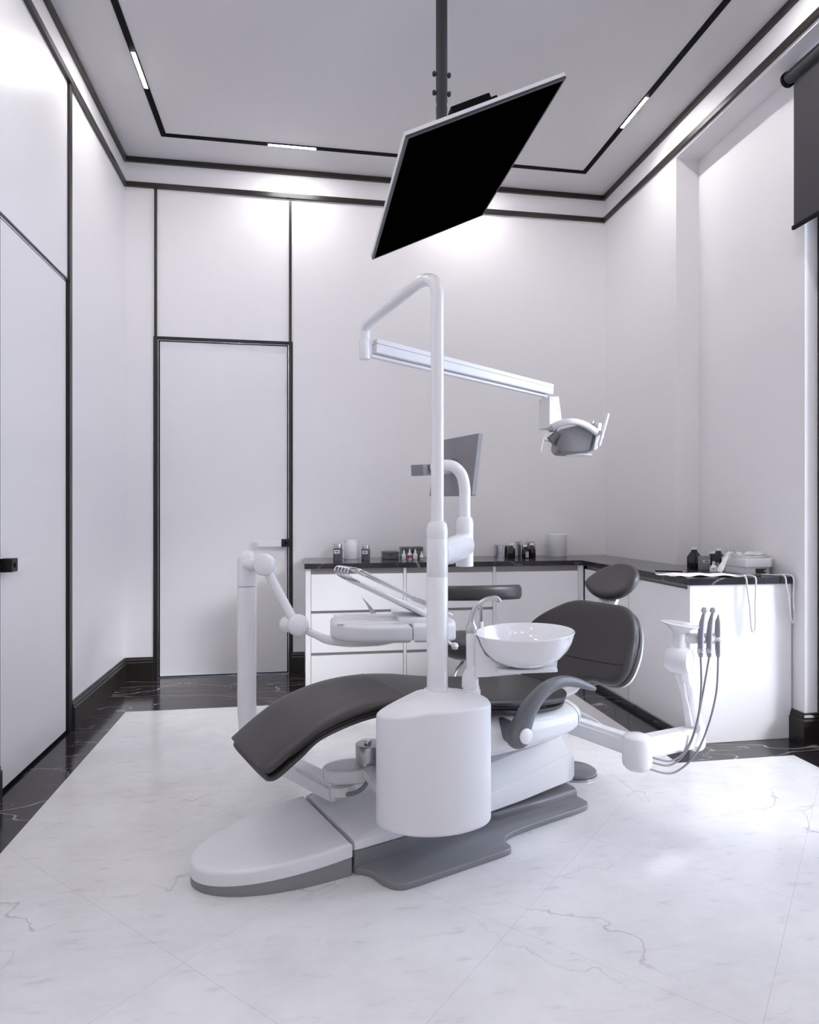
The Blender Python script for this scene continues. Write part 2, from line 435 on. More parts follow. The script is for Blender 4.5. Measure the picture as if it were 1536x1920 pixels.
for y, nth in ((2.9, 'second'), (1.7, 'third'), (.5, 'fourth'), (-.7, 'fifth')):  # these and the front-run bars are added out of view to raise ambient light
    lightbar(TX0, y - (.12 if y > 2 else 0), 0, .335, 'added unseen glowing bar in the left track run, %s from the back wall' % nth)
    lightbar(TX1, y - (.12 if y > 2 else 0), 0, .345, 'added unseen glowing bar in the right track run, %s from the back wall' % nth)
lightbar(-.07, TY0, .35, 0, 'added unseen glowing bar in the front track run, nearer the left wall')
lightbar(1.30, TY0, .35, 0, 'added unseen glowing bar in the front track run, nearer the window')

# roller blind
bl = thing('roller_blind', 'charcoal roller blind half lowered over the window at right', 'blind', (2.665, 2.1, 3.66))
link('fabric', B(-.0015, .0015, -1.2, 1.112, -.83, .02), 'fabric', bl, smooth=False)
link('roller', xf(LA([(0, -1.2), (.033, -1.2), (.033, 1.135), (0, 1.135)], 24), Matrix.Translation((-.012, 0, 0)) @ Matrix.Rotation(R(-90), 4, 'X')), 'fabric', bl)
link('end_bracket', xf(LA([(0, 0), (.042, 0), (.042, .016), (0, .016)], 24), Matrix.Translation((-.012, 1.135, -.004)) @ Matrix.Rotation(R(-90), 4, 'X')), 'soot', bl)
link('bottom_bar', B(-.009, .009, -1.2, 1.122, -.845, -.822, bev=.004), 'soot', bl)

# ------------------------------------------------------------------ ceiling television
tv = thing('ceiling_television', 'black flat television tilted over the chair on a ceiling pole', 'television', (.741, 3.2, 2.903), 0)
a = math.atan2(.309, .667)
TM = Matrix.Rotation(-a, 4, 'Y')      # local x runs up to the right
TM0 = TM
bx_ = lambda *q, **k: xf(B(*q, **k), TM0)
HW, HH = .3675, .634
link('screen', bx_(-HW+.012, HW-.007, -HH+.012, HH-.007, -.0015, .004), 'screen', tv, smooth=False)
bm = bmesh.new()
for q in ((-HW, -HW+.012, -HH, HH), (HW-.007, HW, -HH, HH), (-HW+.012, HW-.007, -HH, -HH+.012), (-HW+.012, HW-.007, HH-.007, HH)): box(bm, *q, -.004, .006)
link('bezel', xf(bm, TM0), 'frame', tv, smooth=False)
link('casing', bx_(-HW-.001, HW+.001, -HH-.001, HH+.001, .006, .02), 'whitem', tv, smooth=False)
link('back_cover', bx_(-HW+.02, HW-.03, -HH+.03, HH-.03, .02, .034, bev=.008), 'frame', tv)
bm = bmesh.new()
box(bm, -.063, .124, -.46, -.38, .034, .132); box(bm, .124, .155, -.455, -.38, .10, .114); box(bm, .02, .16, .3, .37, .034, .09)
box(bm, -.05, .20, -.42, .32, .034, .045); box(bm, .19, .2, -.42, .32, .045, .10); box(bm, .2, .235, -.36, -.33, .04, .05)
link('wall_mount_bracket', xf(bm, TM0), 'soot', tv, smooth=False)
px_, py_ = -.058, -.02
bm = bmesh.new(); lathe(bm, [(0, .03), (.0275, .03), (.0275, .33), (.0285, .335), (.0285, .365), (.0262, .368), (.0262, .384), (.0285, .387), (.0285, 1.052), (0, 1.052)], 24, at=(px_, py_, 0))
link('ceiling_pole', bm, 'pole', tv)
for z in (.433, .526):
    for s in (-1, 1):
        bm = xf(LA([(0, 0), (.009, 0), (.009, .005), (.0125, .006), (.0125, .016), (.006, .02), (0, .02)], 10), Matrix.Translation((px_+s*.027, py_, z)) @ Matrix.Rotation(R(90*s), 4, 'Y'))
        link('bolt', bm, 'pole', tv)
link('ceiling_plate', xf(B(-.08, .08, -.08, .08, 1.042, 1.052, bev=.003), Matrix.Translation((px_, py_, 0))), 'pole', tv)

# ------------------------------------------------------------------ cabinets
CH, CY, CX = .868, 4.68, 2.10
def front_panel(nm, par, x0, x1, z0, z1, y=CY, t=.018): return link(nm, B(x0, x1, y, y+t, z0, z1, bev=.001), 'cab', par, smooth=False)
def unit(x0, x1, drawers, label, side=True):
    t = thing('base_cabinet', label, 'cabinet', (0, 0, 0), group='white base cabinets')
    bm = bmesh.new(); box(bm, x0, x1, CY+.02, YB-.002, .05, CH-.002)
    link('carcass', bm, 'cabgrey', t, smooth=False)
    link('plinth', B(x0+.002, x1-.002, CY+.05, CY+.07, .001, .05), 'cab', t, smooth=False)
    if side: link('side_panel', B(x0-.037, x0-.001, CY-.002, YB-.002, .001, CH-.002), 'cab', t, smooth=False)
    bm = bmesh.new(); box(bm, x1-.0, x1+.0205, CY+.004, CY+.02, .06, CH-.002)
    link('divider', bm, 'cab', t, smooth=False)
    if drawers:
        for z0, z1 in ((.04, .250), (.272, .548), (.568, .826)): front_panel('drawer', t, x0+.002, x1-.004, z0, z1)
    else: front_panel('door', t, x0+.002, x1-.004, .04, .826)
unit(.063, .725, True, 'white three-drawer base cabinet at the left end, nearest the door')
unit(.745, 1.394, True, 'white three-drawer base cabinet behind the lamp pole, in the middle', False)
unit(1.414, 2.06, False, 'white plain-door base cabinet behind the faucet, next to the corner', False)
def unit_r(y0, y1, label, end=False):
    t = thing('base_cabinet', label, 'cabinet', (0, 0, 0), group='white base cabinets')
    xe = XR-.002 if y0 > 4.1 else XN-.002
    link('carcass', B(CX+.02, (XR if y0 > 3.9 else XN)-.003, y0, y1, .05, CH-.002), 'cabgrey', t, smooth=False)
    link('plinth', B(CX+.05, CX+.07, y0, y1, .001, .05), 'cab', t, smooth=False)
    link('door', B(CX, CX+.018, y0+.002, y1-.002, .04, .84, bev=.001), 'cab', t, smooth=False)
    if end: link('end_panel', B(CX-.014, XN-.012, y0-.025, y0-.001, .001, CH-.002, bev=.001), 'cab', t, smooth=False)
unit_r(4.17, CY-.02, 'white base cabinet on the right run beside the corner')
unit_r(3.992, 4.166, 'narrow white base cabinet on the right run behind the chair')
unit_r(3.305, 3.984, 'white base cabinet with a broad bare end panel under the tubes', end=True)
bpy.data.objects['base_cabinet.004'].name = 'base_cabinet.004'
link_c = tag(link('corner_post', B(2.068, 2.094, CY-.012, CY+.012, .05, CH), 'cab', smooth=False), 'narrow white corner post between the two cabinet runs', 'post')
# counter top with grooved edge
ctop = thing('countertop', 'dark veined stone worktop running along the cabinets into the corner', 'worktop', (0, 0, CH))
pts = [(.018, 4.655), (2.074, 4.655), (2.074, 3.268), (XN-.004, 3.268), (XN-.004, YN1-.006), (XR-.003, YN1-.006), (XR-.003, YB-.003), (.018, YB-.003)]
bm = bmesh.new()
for k, (z0, z1, ins) in enumerate([(0, .007, 0), (.007, .0095, .002), (.0095, .016, 0), (.016, .0185, .002), (.0185, .025, 0), (.025, .0275, .002), (.0275, .037, 0)]):
    o_ = [tuple(p) for p in offset(pts, ins)] if ins else pts
    prism(bm, o_, 'z', z0, z1)
link('slab', bm, 'counter', ctop, smooth=False)

# ------------------------------------------------------------------ counter items
ZT = CH + .0375
def jar(x, y, label, s=1., lab=True, rz=0.):
    t = thing('storage_jar', label, 'jar', (x, y, ZT), rz, 'slate grey storage jars')
    link('jar_body', PAD(rrect(-.034*s, .034*s, -.034*s, .034*s, .016*s), 0, .095*s, .003, .006), 'jar', t)
    link('lid', PAD(circ(.032*s, 24), .096*s, .128*s, .002, .003), 'silver', t)
    if lab:
        l = link('label', B(-.03*s, .012*s, -.0355*s, -.0342*s, .058*s, .084*s), 'label', t, smooth=False)
        link('print', B(-.022*s, .002*s, -.0362*s, -.0356*s, .068*s, .076*s), 'ink', l, smooth=False)
jar(.262, 4.86, 'slate grey jar with a silver lid, at the left end of the worktop')
jar(.468, 4.86, 'slate grey jar right of the white canister on the left worktop', .92)
def canister(x, y, r, h, label):
    t = thing('canister', label, 'canister', (x, y, ZT), 0, 'plain white canisters')
    link('canister_body', LA([(0, 0), (r*.96, 0), (r, .004), (r, h-.012), (r*.97, h-.01), (0, h-.01)], 36), 'whitem', t)
    link('lid', LA([(0, h-.012), (r*1.0, h-.012), (r*1.01, h-.004), (r*.97, h), (0, h)], 36), 'whitem', t)
canister(.375, 5.12, .052, .145, 'white round canister between the two slate jars')
canister(2.075, 5.13, .074, .182, 'large white round canister near the worktop corner')
def tub(x, y, w, d_, h, label):
    t = thing('smoky_box', label, 'box', (x, y, ZT), R(4), 'smoky lidded boxes')
    link('box_body', PAD(rrect(-w/2, w/2, -d_/2, d_/2, .01), 0, h*.72, .004, .002), 'smoke', t)
    link('lid', PAD(rrect(-w/2-.003, w/2+.003, -d_/2-.003, d_/2+.003, .01), h*.72, h, .002, .008), 'smoke', t)
    link('latch', B(-.012, .012, -d_/2-.008, -d_/2, h*.5, h*.68, bev=.001), 'ink', t)
tub(.672, 5.03, .125, .09, .062, 'low smoky grey plastic box on the left worktop')
tub(.86, 5.16, .17, .1, .088, 'taller smoky grey plastic box behind the small white bottles')
def vial(x, y, s, kind, label):
    t = thing('dropper_bottle', label, 'bottle', (x, y, ZT), 0, 'small white dropper bottles')
    link('bottle_body', LA([(0, 0), (.014*s, 0), (.0155*s, .002), (.0155*s, .034*s), (.012*s, .042*s), (.006*s, .046*s), (0, .046*s)], 20), 'whitem', t)
    link('nozzle', LA([(0, .045*s), (.0075*s, .045*s), (.0075*s, .056*s), (.005*s, .06*s), (.0035*s, .072*s), (0, .073*s)], 16), 'whitem', t)
    if kind:
        bm = bmesh.new()
        r = .0158*s; z0, z1 = (.008*s, .030*s) if kind == 'tall' else (.008*s, .02*s)
        lathe(bm, [(r*.99, z0), (r*1.01, z0), (r*1.01, z1), (r*.99, z1)], 20)
        for f in [f for f in bm.faces if f.calc_center_median().y > -.2*r]: bm.faces.remove(f)
        l = link('label', bm, 'red', t)
        link('print', B(-.006*s, .006*s, -.0168*s, -.0162*s, z0+.004*s, z0+.009*s), 'label', l, smooth=False)
vial(.765, 4.93, 1.05, None, 'plain white dropper bottle, leftmost of the small row by the lamp pole')
vial(.81, 4.93, 1.15, 'tall', 'tallest white dropper bottle with a broad red label')
vial(.853, 4.93, 1.1, None, 'plain white dropper bottle right of the red-labelled one')
vial(.893, 4.88, .9, 'low', 'short white dropper bottle with a thin red label by the lamp pole')
def metal_can(x, y, r, h, label):
    t = thing('steel_canister', label, 'canister', (x, y, ZT), 0, 'shiny steel canisters')
    link('canister_body', LA([(0, 0), (r, 0), (r, h*.76), (0, h*.76)], 36), 'mirrorbox', t)
    link('lid', LA([(0, h*.765), (r*1.03, h*.765), (r*1.03, h*.98), (r, h), (0, h)], 36), 'mirrorbox', t)
    link('clasp', B(r*.98, r+.01, -.008, .008, h*.6, h*.85, bev=.002), 'chrome', t)
metal_can(1.60, 5.10, .072, .098, 'wide steel canister behind the left black bottle')
metal_can(1.795, 5.12, .074, .122, 'taller steel canister behind two black bottles')
def bottle(x, y, s, label, lab=None, cap='whitem', square=False, g='black bottles on the back worktop', rz=0.):
    t = thing('medicine_bottle', label, 'bottle', (x, y, ZT), rz, g)
    n = 4 if square else 28
    if square:
        bm = bmesh.new()
        rings = [[Vector((p[0]*k, p[1]*k, z)) for p in rrect(-.034*s, .034*s, -.034*s, .034*s, .008*s)] for k, z in ((.95, 0), (1, .003), (1, .075*s), (.42, .112*s), (.40, .116*s), (.40, .124*s))]
        skin(bm, rings); link('glass', bm, 'bottle', t, angle=30)
    else:
        link('glass', LA([(0, 0), (.029*s, 0), (.031*s, .003), (.031*s, .065*s), (.027*s, .076*s), (.014*s, .088*s), (.0125*s, .1*s), (0, .1*s)], 28), 'bottle', t)
    zc = .123*s if square else .1*s
    link('cap', LA([(0, zc), (.0165*s, zc), (.0165*s, zc+.014*s), (.015*s, zc+.016*s), (0, zc+.016*s)], 20), cap, t)
    if lab:
        w_ = .03*s if square else .013*s; yy = .0345*s if square else .0315*s; x0 = .0 if square else .006
        l = link('label', B(x0-w_, x0+w_, -yy-.001, -yy+(.0005 if square else .006), .008*s, .058*s), 'label', t, smooth=False)
        bm = bmesh.new()
        for k, (z, ww) in enumerate(((.048, .8), (.040, .6), (.026, .7), (.018, .5))): box(bm, x0-w_*ww, x0+w_*ww*.8, -yy-.0018, -yy-.001, z*s, z*s+.004*s)
        link('print', bm, 'ink', l, smooth=False)
bottle(1.625, 4.96, 1.0, 'black bottle with white cap in front of the wide steel canister')
bottle(1.735, 4.95, .9, 'short black bottle with a white label on the back worktop', True)
bottle(1.80, 4.98, 1.0, 'black bottle right of the white-labelled one on back worktop')
bottle(2.485, 3.86, .98, 'black square-shouldered bottle, tallest and leftmost on the right worktop', square=True, g='black bottles on the right worktop', rz=R(20))
bottle(2.53, 3.74, .82, 'small black bottle with pale label behind the white squeeze bottle', True, square=True, g='black bottles on the right worktop', rz=R(8))
bottle(2.635, 3.83, .92, 'black square-shouldered bottle right of the small labelled one', square=True, g='black bottles on the right worktop', rz=R(30))
t = thing('carton', 'dark grey carton with a pale band beside the black bottles', 'box', (2.472, 3.735, ZT), R(6))
link('carton_body', B(-.03, .03, -.02, .02, 0, .088, bev=.002), 'greym', t)
l = link('label', B(-.026, .026, -.0212, -.0202, .048, .064), 'label', t, smooth=False); link('print', B(-.014, .014, -.0218, -.0212, .053, .059), 'ink', l, smooth=False)
t = thing('squeeze_bottle', 'small white squeeze bottle with a red dot before the black bottles', 'bottle', (2.445, 3.60, ZT))
link('bottle_body', LA([(0, 0), (.02, 0), (.0225, .003), (.0225, .024), (.018, .034), (.009, .042), (0, .042)], 24), 'whitem', t)
link('nozzle', LA([(0, .041), (.0085, .041), (.0075, .056), (.0055, .064), (0, .065)], 16), 'whitem', t)
link('dot', xf(LA([(0, 0), (.005, 0), (.005, .001), (0, .001)], 12), Matrix.Translation((-.014, -.018, .022)) @ Matrix.Rotation(R(90), 4, 'X')), 'red', t)
# applicator gun leaning in a wire rest
t = thing('applicator', 'pale grey applicator tube leaning on a stand by the white machine', 'applicator', (2.378, 3.46, ZT))
AM = Matrix.Translation((.005, 0, .010)) @ Matrix.Rotation(R(28), 4, 'Y') @ Matrix.Scale(.78, 4)
link('barrel', xf(LA([(0, 0), (.018, .001), (.02, .004), (.021, .06), (.016, .075), (.0155, .13), (.012, .135), (0, .136)], 20), AM), 'greym' if False else 'whitem', t)
link('nozzle', xf(LA([(0, .135), (.013, .135), (.0095, .165), (.0055, .17), (.0055, .18), (0, .18)], 16), AM), 'tubelight', t)
link('foot', TU([(-.045, -.01, .004), (.0, .0, .004), (.05, .01, .004), (.05, .012, .05)], .003, 8), 'chrome', t)
# white machine
mc = thing('desktop_machine', 'white boxy tabletop machine with stepped base on the right worktop', 'machine', (2.565, 3.50, ZT), R(0))
def skew(lst): return lst
body = [(-.055, -.095), (.08, -.095), (.125, -.065), (.125, .10), (-.055, .10)]
top = [(-.06, -.11), (.095, -.11), (.142, -.07), (.142, .11), (-.06, .11)]
link('base_housing', PAD(body, 0, .042, .003, .001), 'whitem', mc, angle=25)
link('top_housing', PAD(top, .043, .092, .002, .004), 'whitem', mc, angle=25)
dp = link('display', xf(B(-.033, .033, -.002, .001, -.014, .014), Matrix.Translation((.045, -.0955, .02))), 'ink', mc, smooth=False)
link('knob', xf(LA([(0, 0), (.008, 0), (.007, .006), (0, .007)], 16), Matrix.Translation((.066, -.0975, .02)) @ Matrix.Rotation(R(90), 4, 'X')), 'silver', dp)
dt = thing('instrument_dish', 'oval silver-rimmed dish on top of the white boxy machine', 'dish', (2.605, 3.50, ZT+.0925))
oval = [(p[0]*1.0, p[1]*.62) for p in circ(.105, 40)]
link('dish_body', PAD(oval, 0, .014, .004, .002), 'whitem', dt)
bm = bmesh.new(); tube(bm, [Vector((p[0]*1.01, p[1]*1.01, .016)) for p in oval + oval[:1]], .0022, 6); link('rim', bm, 'chrome', dt)
for k, (x, y, s) in enumerate(((-.02, -.02, 1.1), (.045, -.015, 1.0), (.07, .01, 1.2), (-.065, .0, .9), (.03, .02, 1.1))):
    bm = bmesh.new(); bmesh.ops.create_icosphere(bm, subdivisions=3, radius=.017*s)
    for v in bm.verts:
        n = 1 + .22*math.sin(v.co.x*260+k)*math.cos(v.co.y*230+k*2) + .15*math.sin(v.co.z*400+k); v.co = Vector((v.co.x*n*1.25, v.co.y*n, abs(v.co.z)*n*.9 if v.co.z > 0 else v.co.z*.15))
    c = tag(link('cotton_swab', bm, 'towel'), ['white cotton tuft in the middle of the oval dish', 'white cotton tuft right of centre in the oval dish', 'white cotton tuft at the right edge of the oval dish', 'white cotton tuft at the left end of the oval dish', 'white cotton tuft at the back of the oval dish'][k], 'cotton', 'cotton tufts in the dish')
    c.location = (2.605+x, 3.50+y, ZT+.0925+.0165)
# cup of small tools
t = thing('tool_cup', 'small white cup holding thin tools left of the oval dish', 'cup', (2.535, 3.585, ZT+.0925))
link('cup_body', PAD(rrect(-.02, .02, -.014, .014, .005), 0, .028, .001, .001), 'whitem', t)
for k, (x, h, s) in enumerate(((-.012, .085, -.3), (0, .06, .1), (.012, .05, .25))):
    link('tool', TU([(x, 0, .02), (x+s*.02, 0, h*.7), (x+s*.03, .004, h)], [.0022, .0015, .0025], 8), 'chrome', t)
t = thing('dental_burr', 'thin upright pin standing at the left rim of the oval dish', 'tool', (2.53, 3.525, ZT+.1085))
link('shaft', TU([(0, 0, 0), (0, 0, .03)], .0016, 8), 'chrome', t); link('head', LA([(0, .028), (.004, .03), (.004, .036), (0, .038)], 10), 'silver', t)
# towel, with tablet
def wave(x, y): return .004*math.sin(x*31+y*17)+.003*math.sin(y*47-x*11)
bm = bmesh.new(); nx, ny = 28, 14; G = []
for i in range(nx+1):
    row = []
    for j in range(ny+1):
        u, v = i/nx, j/ny
        x = -.20+.40*u+.02*math.sin(v*5); y = -.125+.16*v+.025*math.sin(u*4)-.03*u
        z = .007+.005*math.sin(u*19+v*5)*math.sin(v*9+1)
        wy = 3.445+y
        over = 3.262-wy
        if over > 0: z = .010-max(0, over)*1.0; y = 3.258-3.445-.004*math.sin(u*20); 
        row.append((x, y, max(z, -.2)))
    G.append(row)
for rows, dz in ((G, 0.), ):
    VV = [[bm.verts.new((p[0], p[1], p[2])) for p in r] for r in G]
    for i in range(nx):
        for j in range(ny): bm.faces.new((VV[i][j], VV[i+1][j], VV[i+1][j+1], VV[i][j+1]))
tw = tag(link('towel', bm, 'towel', angle=80), 'crumpled white paper towel hanging over the right worktop edge', 'towel'); tw.location = (2.215, 3.445, ZT+.001)
so = tw.modifiers.new('thick', 'SOLIDIFY'); so.thickness = .003; so.offset = 1
t = thing('tablet', 'flat silver-edged tablet lying partly under the paper towel', 'tablet', (2.17, 3.60, ZT+.0005), R(-28))
link('tablet_body', PAD(rrect(-.1, .07, -.05, .05, .006), 0, .006, .002, .002), 'silver', t)
link('screen', B(-.092, .062, -.044, .044, .0062, .0068), 'screen', t, smooth=False)
# tubing loops over the worktop edge
def utube(x, dx, low, label, back):
    y0 = 3.262
    p = [(x+back[0], back[1], ZT+.005), (x-.01, 3.31, ZT+.006), (x, 3.275, ZT+.008), (x, 3.252, ZT-.006), (x+.002, 3.246, ZT-.06), (x+.012, 3.24, (ZT+low)/2), (x+.022, 3.24, low+.03), (x+.034, 3.24, low), (x+.046, 3.24, low+.03), (x+dx-.012, 3.24, (ZT+low)/2), (x+dx-.004, 3.246, ZT-.06), (x+dx, 3.252, ZT-.006), (x+dx-.006, 3.278, ZT+.008), (x+dx-.03, 3.32, ZT+.006)]
    p = [(a, b_, c) for a, b_, c in p]
    return tag(link('rubber_tube', TU(catmull(p, 7), .0047, 10, round_ends=True), 'tubelight'), label, 'tube', 'tubes over the worktop edge')
utube(2.404, .058, .61, 'long white tube looped over the worktop edge before the machine', (-.05, 3.40))
utube(2.645, .05, .655, 'shorter white tube looped over the worktop edge at its right end', (-.06, 3.36))

# ------------------------------------------------------------------ dental chair (local frame: x toe to head, y away, z up)
CA, CO = R(21.5), (.094, 2.495, 0)
ch = thing('dental_chair', 'white dental chair with dark leather upholstery in the middle of the room', 'dental chair', CO, CA)
def C(name, bm, m, par=None, **k): return link(name, bm, m, par or ch, **k)
# floor plate
plate = [(.006, -.15), (.006, -.225), (.025, -.245), (.046, -.28), (.056, -.34), (.085, -.388), (.14, -.402), (.3, -.402), (.5, -.402), (.56, -.396), (.576, -.375), (.58, -.345), (.61, -.315), (.68, -.300), (.85, -.293), (1.04, -.288), (1.085, -.27), (1.10, -.23), (1.10, 0), (1.10, .2), (1.06, .24), (.6, .25), (.2, .24), (.03, .22), (.006, .15)]
C('floor_plate', PAD(plate, .0015, .024, .002, .006, smooth=4, rings=0), 'grey')
C('raised_plate', PAD([(.56, -.12), (.66, -.2), (.9, -.2), (1.1, -.195), (1.115, -.17), (1.115, .17), (1.09, .2), (.6, .2), (.56, .12)], .022, .052, .001, .012), 'grey')
C('plinth', PAD(rrect(.006, .5, -.222, .222, .012), .02, .078, .001, .001), 'grey')
# tapered cover
secs = [(.006, .080, .113, .116, .2275, .21), (.03, .078, .118, .124, .2275, .205), (.2, .078, .125, .148, .226, .18), (.4, .062, .128, .185, .216, .15), (.6, .058, .138, .22, .20, .13), (.8, .064, .165, .25, .192, .13), (.95, .076, .19, .262, .188, .13), (1.08, .086, .21, .27, .186, .12), (1.1, .10, .205, .262, .178, .11)]
rings = []
for t_, zb, zr, zt, w_, wt in secs:
    half = [(-w_*.6, zb), (-w_+.01, zb), (-w_, zb+.008), (-w_, zr-.014), (-w_+.004, zr-.004), (-w_+.014, zr+.002), (-wt, zt-.006), (-wt+.02, zt), (-wt*.4, zt)]
    full = half + [(-a, z) for a, z in half[::-1]]
    rings.append([Vector((t_, a, z)) for a, z in full])
C('base_cover', skin(bmesh.new(), rings), 'whitem', angle=30)
# foot-end cover (two tone)
fo = []
for k in range(0, 41):
    a = R(-90+180*k/40); fo.append((-.004-.496*abs(math.cos(a))**.9, .2275*math.sin(a)))
fo = [(-.004, -.2275)] + fo[1:-1] + [(-.004, .2275)]
def slope(z0, z1):
    def f(v):
        k = min(max(-v.x/.5, 0), 1); top_ = z1[0]+(z1[1]-z1[0])*k; bot = z0[0]+(z0[1]-z0[0])*k
        return (v.x, v.y, bot+(top_-bot)*v.z/.05)
    return f
C('foot_cover', PAD(fo, 0, .05, .0, .014, K=5, rings=4, f=slope((.0665, .030), (.116, .078))), 'whitem', angle=32)
C('foot_cover_base', PAD(offset([Vector(p) for p in fo], .0015), 0, .05, .0, .0, rings=2, f=slope((.002, .002), (.0655, .029))), 'greym')
# seat body shell
def shell(secs, p=2.6):
    return skin(bmesh.new(), [ring_x(t_, 0, (a+b_)/2, w_, (b_-a)/2, p, 36) for t_, a, b_, w_ in secs])
C('seat_shell', shell([(.25, .34, .36, .05), (.28, .315, .395, .12), (.34, .29, .42, .19), (.45, .275, .435, .235), (.6, .270, .445, .252), (.8, .272, .447, .256), (.95, .280, .442, .248), (1.045, .292, .434, .232), (1.08, .300, .430, .222)], 3.0), 'white')
C('rear_cover', shell([(1.084, .300, .432, .224), (1.12, .310, .425, .20), (1.155, .325, .410, .16), (1.178, .345, .390, .10), (1.184, .36, .375, .04)], 2.8), 'white')
# lifting yoke between the cover and the shell
C('lift_arm', B(.35, .98, -.09, .09, .2, .30, bev=.01), 'whitem')
# seat + leg rest cushions (lofted along t)
def cushion(path, p=4.5, n=36):
    """path rows: t, ztop, thickness, halfwidth"""
    q = catmull([(a, b_, 0) for a, b_, c, d_ in path], 5); q2 = catmull([(c, d_, 0) for a, b_, c, d_ in path], 5)
    rings = []; N_ = len(q)
    for i in range(N_):
        t0 = q[max(i-1, 0)]; t1 = q[min(i+1, N_-1)]; tg = (t1-t0).normalized(); nn = Vector((-tg.y, tg.x, 0))
        th, hw = q2[i].x, q2[i].y
        c = q[i]-nn*th/2
        ring = []
        for k in range(n):
            a = 2*PI*k/n; cc, ss = math.cos(a), math.sin(a)
            yy = hw*math.copysign(abs(cc)**(2/p), cc); zz = th/2*math.copysign(abs(ss)**(2/3.), ss)
            pt = c + nn*zz; ring.append(Vector((pt.x, yy, pt.y)))
        rings.append(ring)
    return skin(bmesh.new(), rings)
legpath = [(-.318, .418, .006, .16), (-.315, .421, .03, .187), (-.30, .432, .046, .197), (-.22, .487, .05, .20), (-.12, .540, .05, .204), (0, .575, .05, .207), (.12, .590, .05, .21), (.25, .588, .05, .215), (.38, .572, .05, .222), (.5, .548, .05, .228), (.62, .528, .05, .232), (.75, .510, .05, .236), (.88, .497, .05, .238), (.98, .49, .048, .225), (1.03, .489, .044, .20), (1.06, .49, .03, .17), (1.066, .487, .008, .14)]
C('upper_cushion', cushion(legpath), 'leather')
low = [(a+(.026 if a < -.2 else 0)-(.012 if a > .9 else 0), z-th+.010 + (.0 if a < .5 else 0), .034 if th > .04 else th*.6, w_-.006) for a, z, th, w_ in legpath]
C('lower_cushion', cushion(low), 'leather')
piping = bmesh.new()
for s in (-1, 1):
    tube(piping, catmull([(a, s*(w_+.0005), z-th*.80) for a, z, th, w_ in legpath[3:-4]], 4), .0022, 6)
C('piping', piping, 'seam')
sm_ = bmesh.new(); tube(sm_, [(.24, -.185+.37*k/10, .5888-.004*abs(k/5-1)**4) for k in range(11)], .0013, 6)
C('seam', sm_, 'greym', bpy.data.objects['upper_cushion'])
# back rest in its own leaning plane
LEAN = R(30)
BM_ = Matrix.Translation((1.315, 0, .62)) @ Matrix(((0, math.sin(LEAN), -math.cos(LEAN), 0), (1, 0, 0, 0), (0, math.cos(LEAN), math.sin(LEAN), 0), (0, 0, 0, 1)))
# columns: local x -> lateral v, local y -> up the lean, local z -> out of the front (towards toe)
BM_ = Matrix.Translation((1.315, 0, .62)) @ Matrix((Vector((0, math.sin(LEAN), -math.cos(LEAN), 0)), Vector((1, 0, 0, 0)), Vector((0, math.cos(LEAN), math.sin(LEAN), 0)), Vector((0, 0, 0, 1))))
bo = [(-.06, .243), (-.155, .240), (-.215, .212), (-.27, .15), (-.305, .07), (-.318, -.01), (-.310, -.08), (-.27, -.128), (-.20, -.142), (-.13, -.142), (-.06, -.165), (.06, -.205), (.18, -.228), (.28, -.228), (.35, -.18), (.39, -.08), (.39, .02), (.34, .11), (.25, .185), (.17, .228), (.09, .243)]
def dish(amount, base=0.):
    def f(v):
        x = v.x-.03
        return BM_ @ Vector((v.x, v.y, v.z + base + amount*x*x))
    return f
C('backrest_pad', PAD(bo, -.05, 0, .016, .024, crown=-.004, K=5, smooth=4, rings=7, f=dish(.22)), 'leather')
bk2 = [tuple(p) for p in offset([Vector(p) for p in bo], .004)]
C('backrest_lower_pad', PAD(bk2, -.082, -.05, .012, .012, K=4, smooth=4, rings=6, f=dish(.22)), 'leather')
C('backrest_shell', PAD([tuple(p) for p in offset([Vector(p) for p in bo], .012)], -.105, -.082, .018, .002, K=4, smooth=4, rings=6, f=dish(.22)), 'white')
sm_ = bmesh.new(); tube(sm_, [BM_ @ Vector((x, -.045-.02*math.sin((x+.3)*2), .0012+.22*(x-.03)**2)) for x in [-.295+.68*k/20 for k in range(21)]], .0016, 6)
C('seam', sm_, 'seam', bpy.data.objects['backrest_pad'])
C('backrest_hinge', B(1.06, 1.16, -.05, .05, .38, .462, bev=.012), 'white')
C('backrest_strut', TU([(1.12, 0, .40), (1.25, 0, .43), (1.37, 0, .52)], [.04, .045, .05], 16, sy=.6), 'whitem')
# head rest
HM = Matrix.Translation((1.54, -.0, .94)) @ Matrix((Vector((0, math.sin(R(45)), -math.cos(R(45)), 0)), Vector((1, 0, 0, 0)), Vector((0, math.cos(R(45)), math.sin(R(45)), 0)), Vector((0, 0, 0, 1))))
ho = [(.130, -.078), (.160, -.045), (.143, .012), (.096, .070), (.031, .104), (-.038, .104), (-.090, .080), (-.127, .036), (-.136, -.012), (-.118, -.066), (-.070, -.104), (.0, -.116), (.07, -.106)]
C('headrest', PAD(ho, -.05, 0, .022, .024, crown=.004, K=5, smooth=4, rings=6, f=lambda v: HM @ Vector((v.x, v.y, v.z+.35*v.x*v.x))), 'leather')
C('headrest_mount', xf(B(-.06, .06, -.05, .04, -.068, -.05, bev=.004), HM), 'white')
C('headrest_bar', xf(B(-.055, .055, .18, .29, -.075, -.055, bev=.004), BM_), 'white')
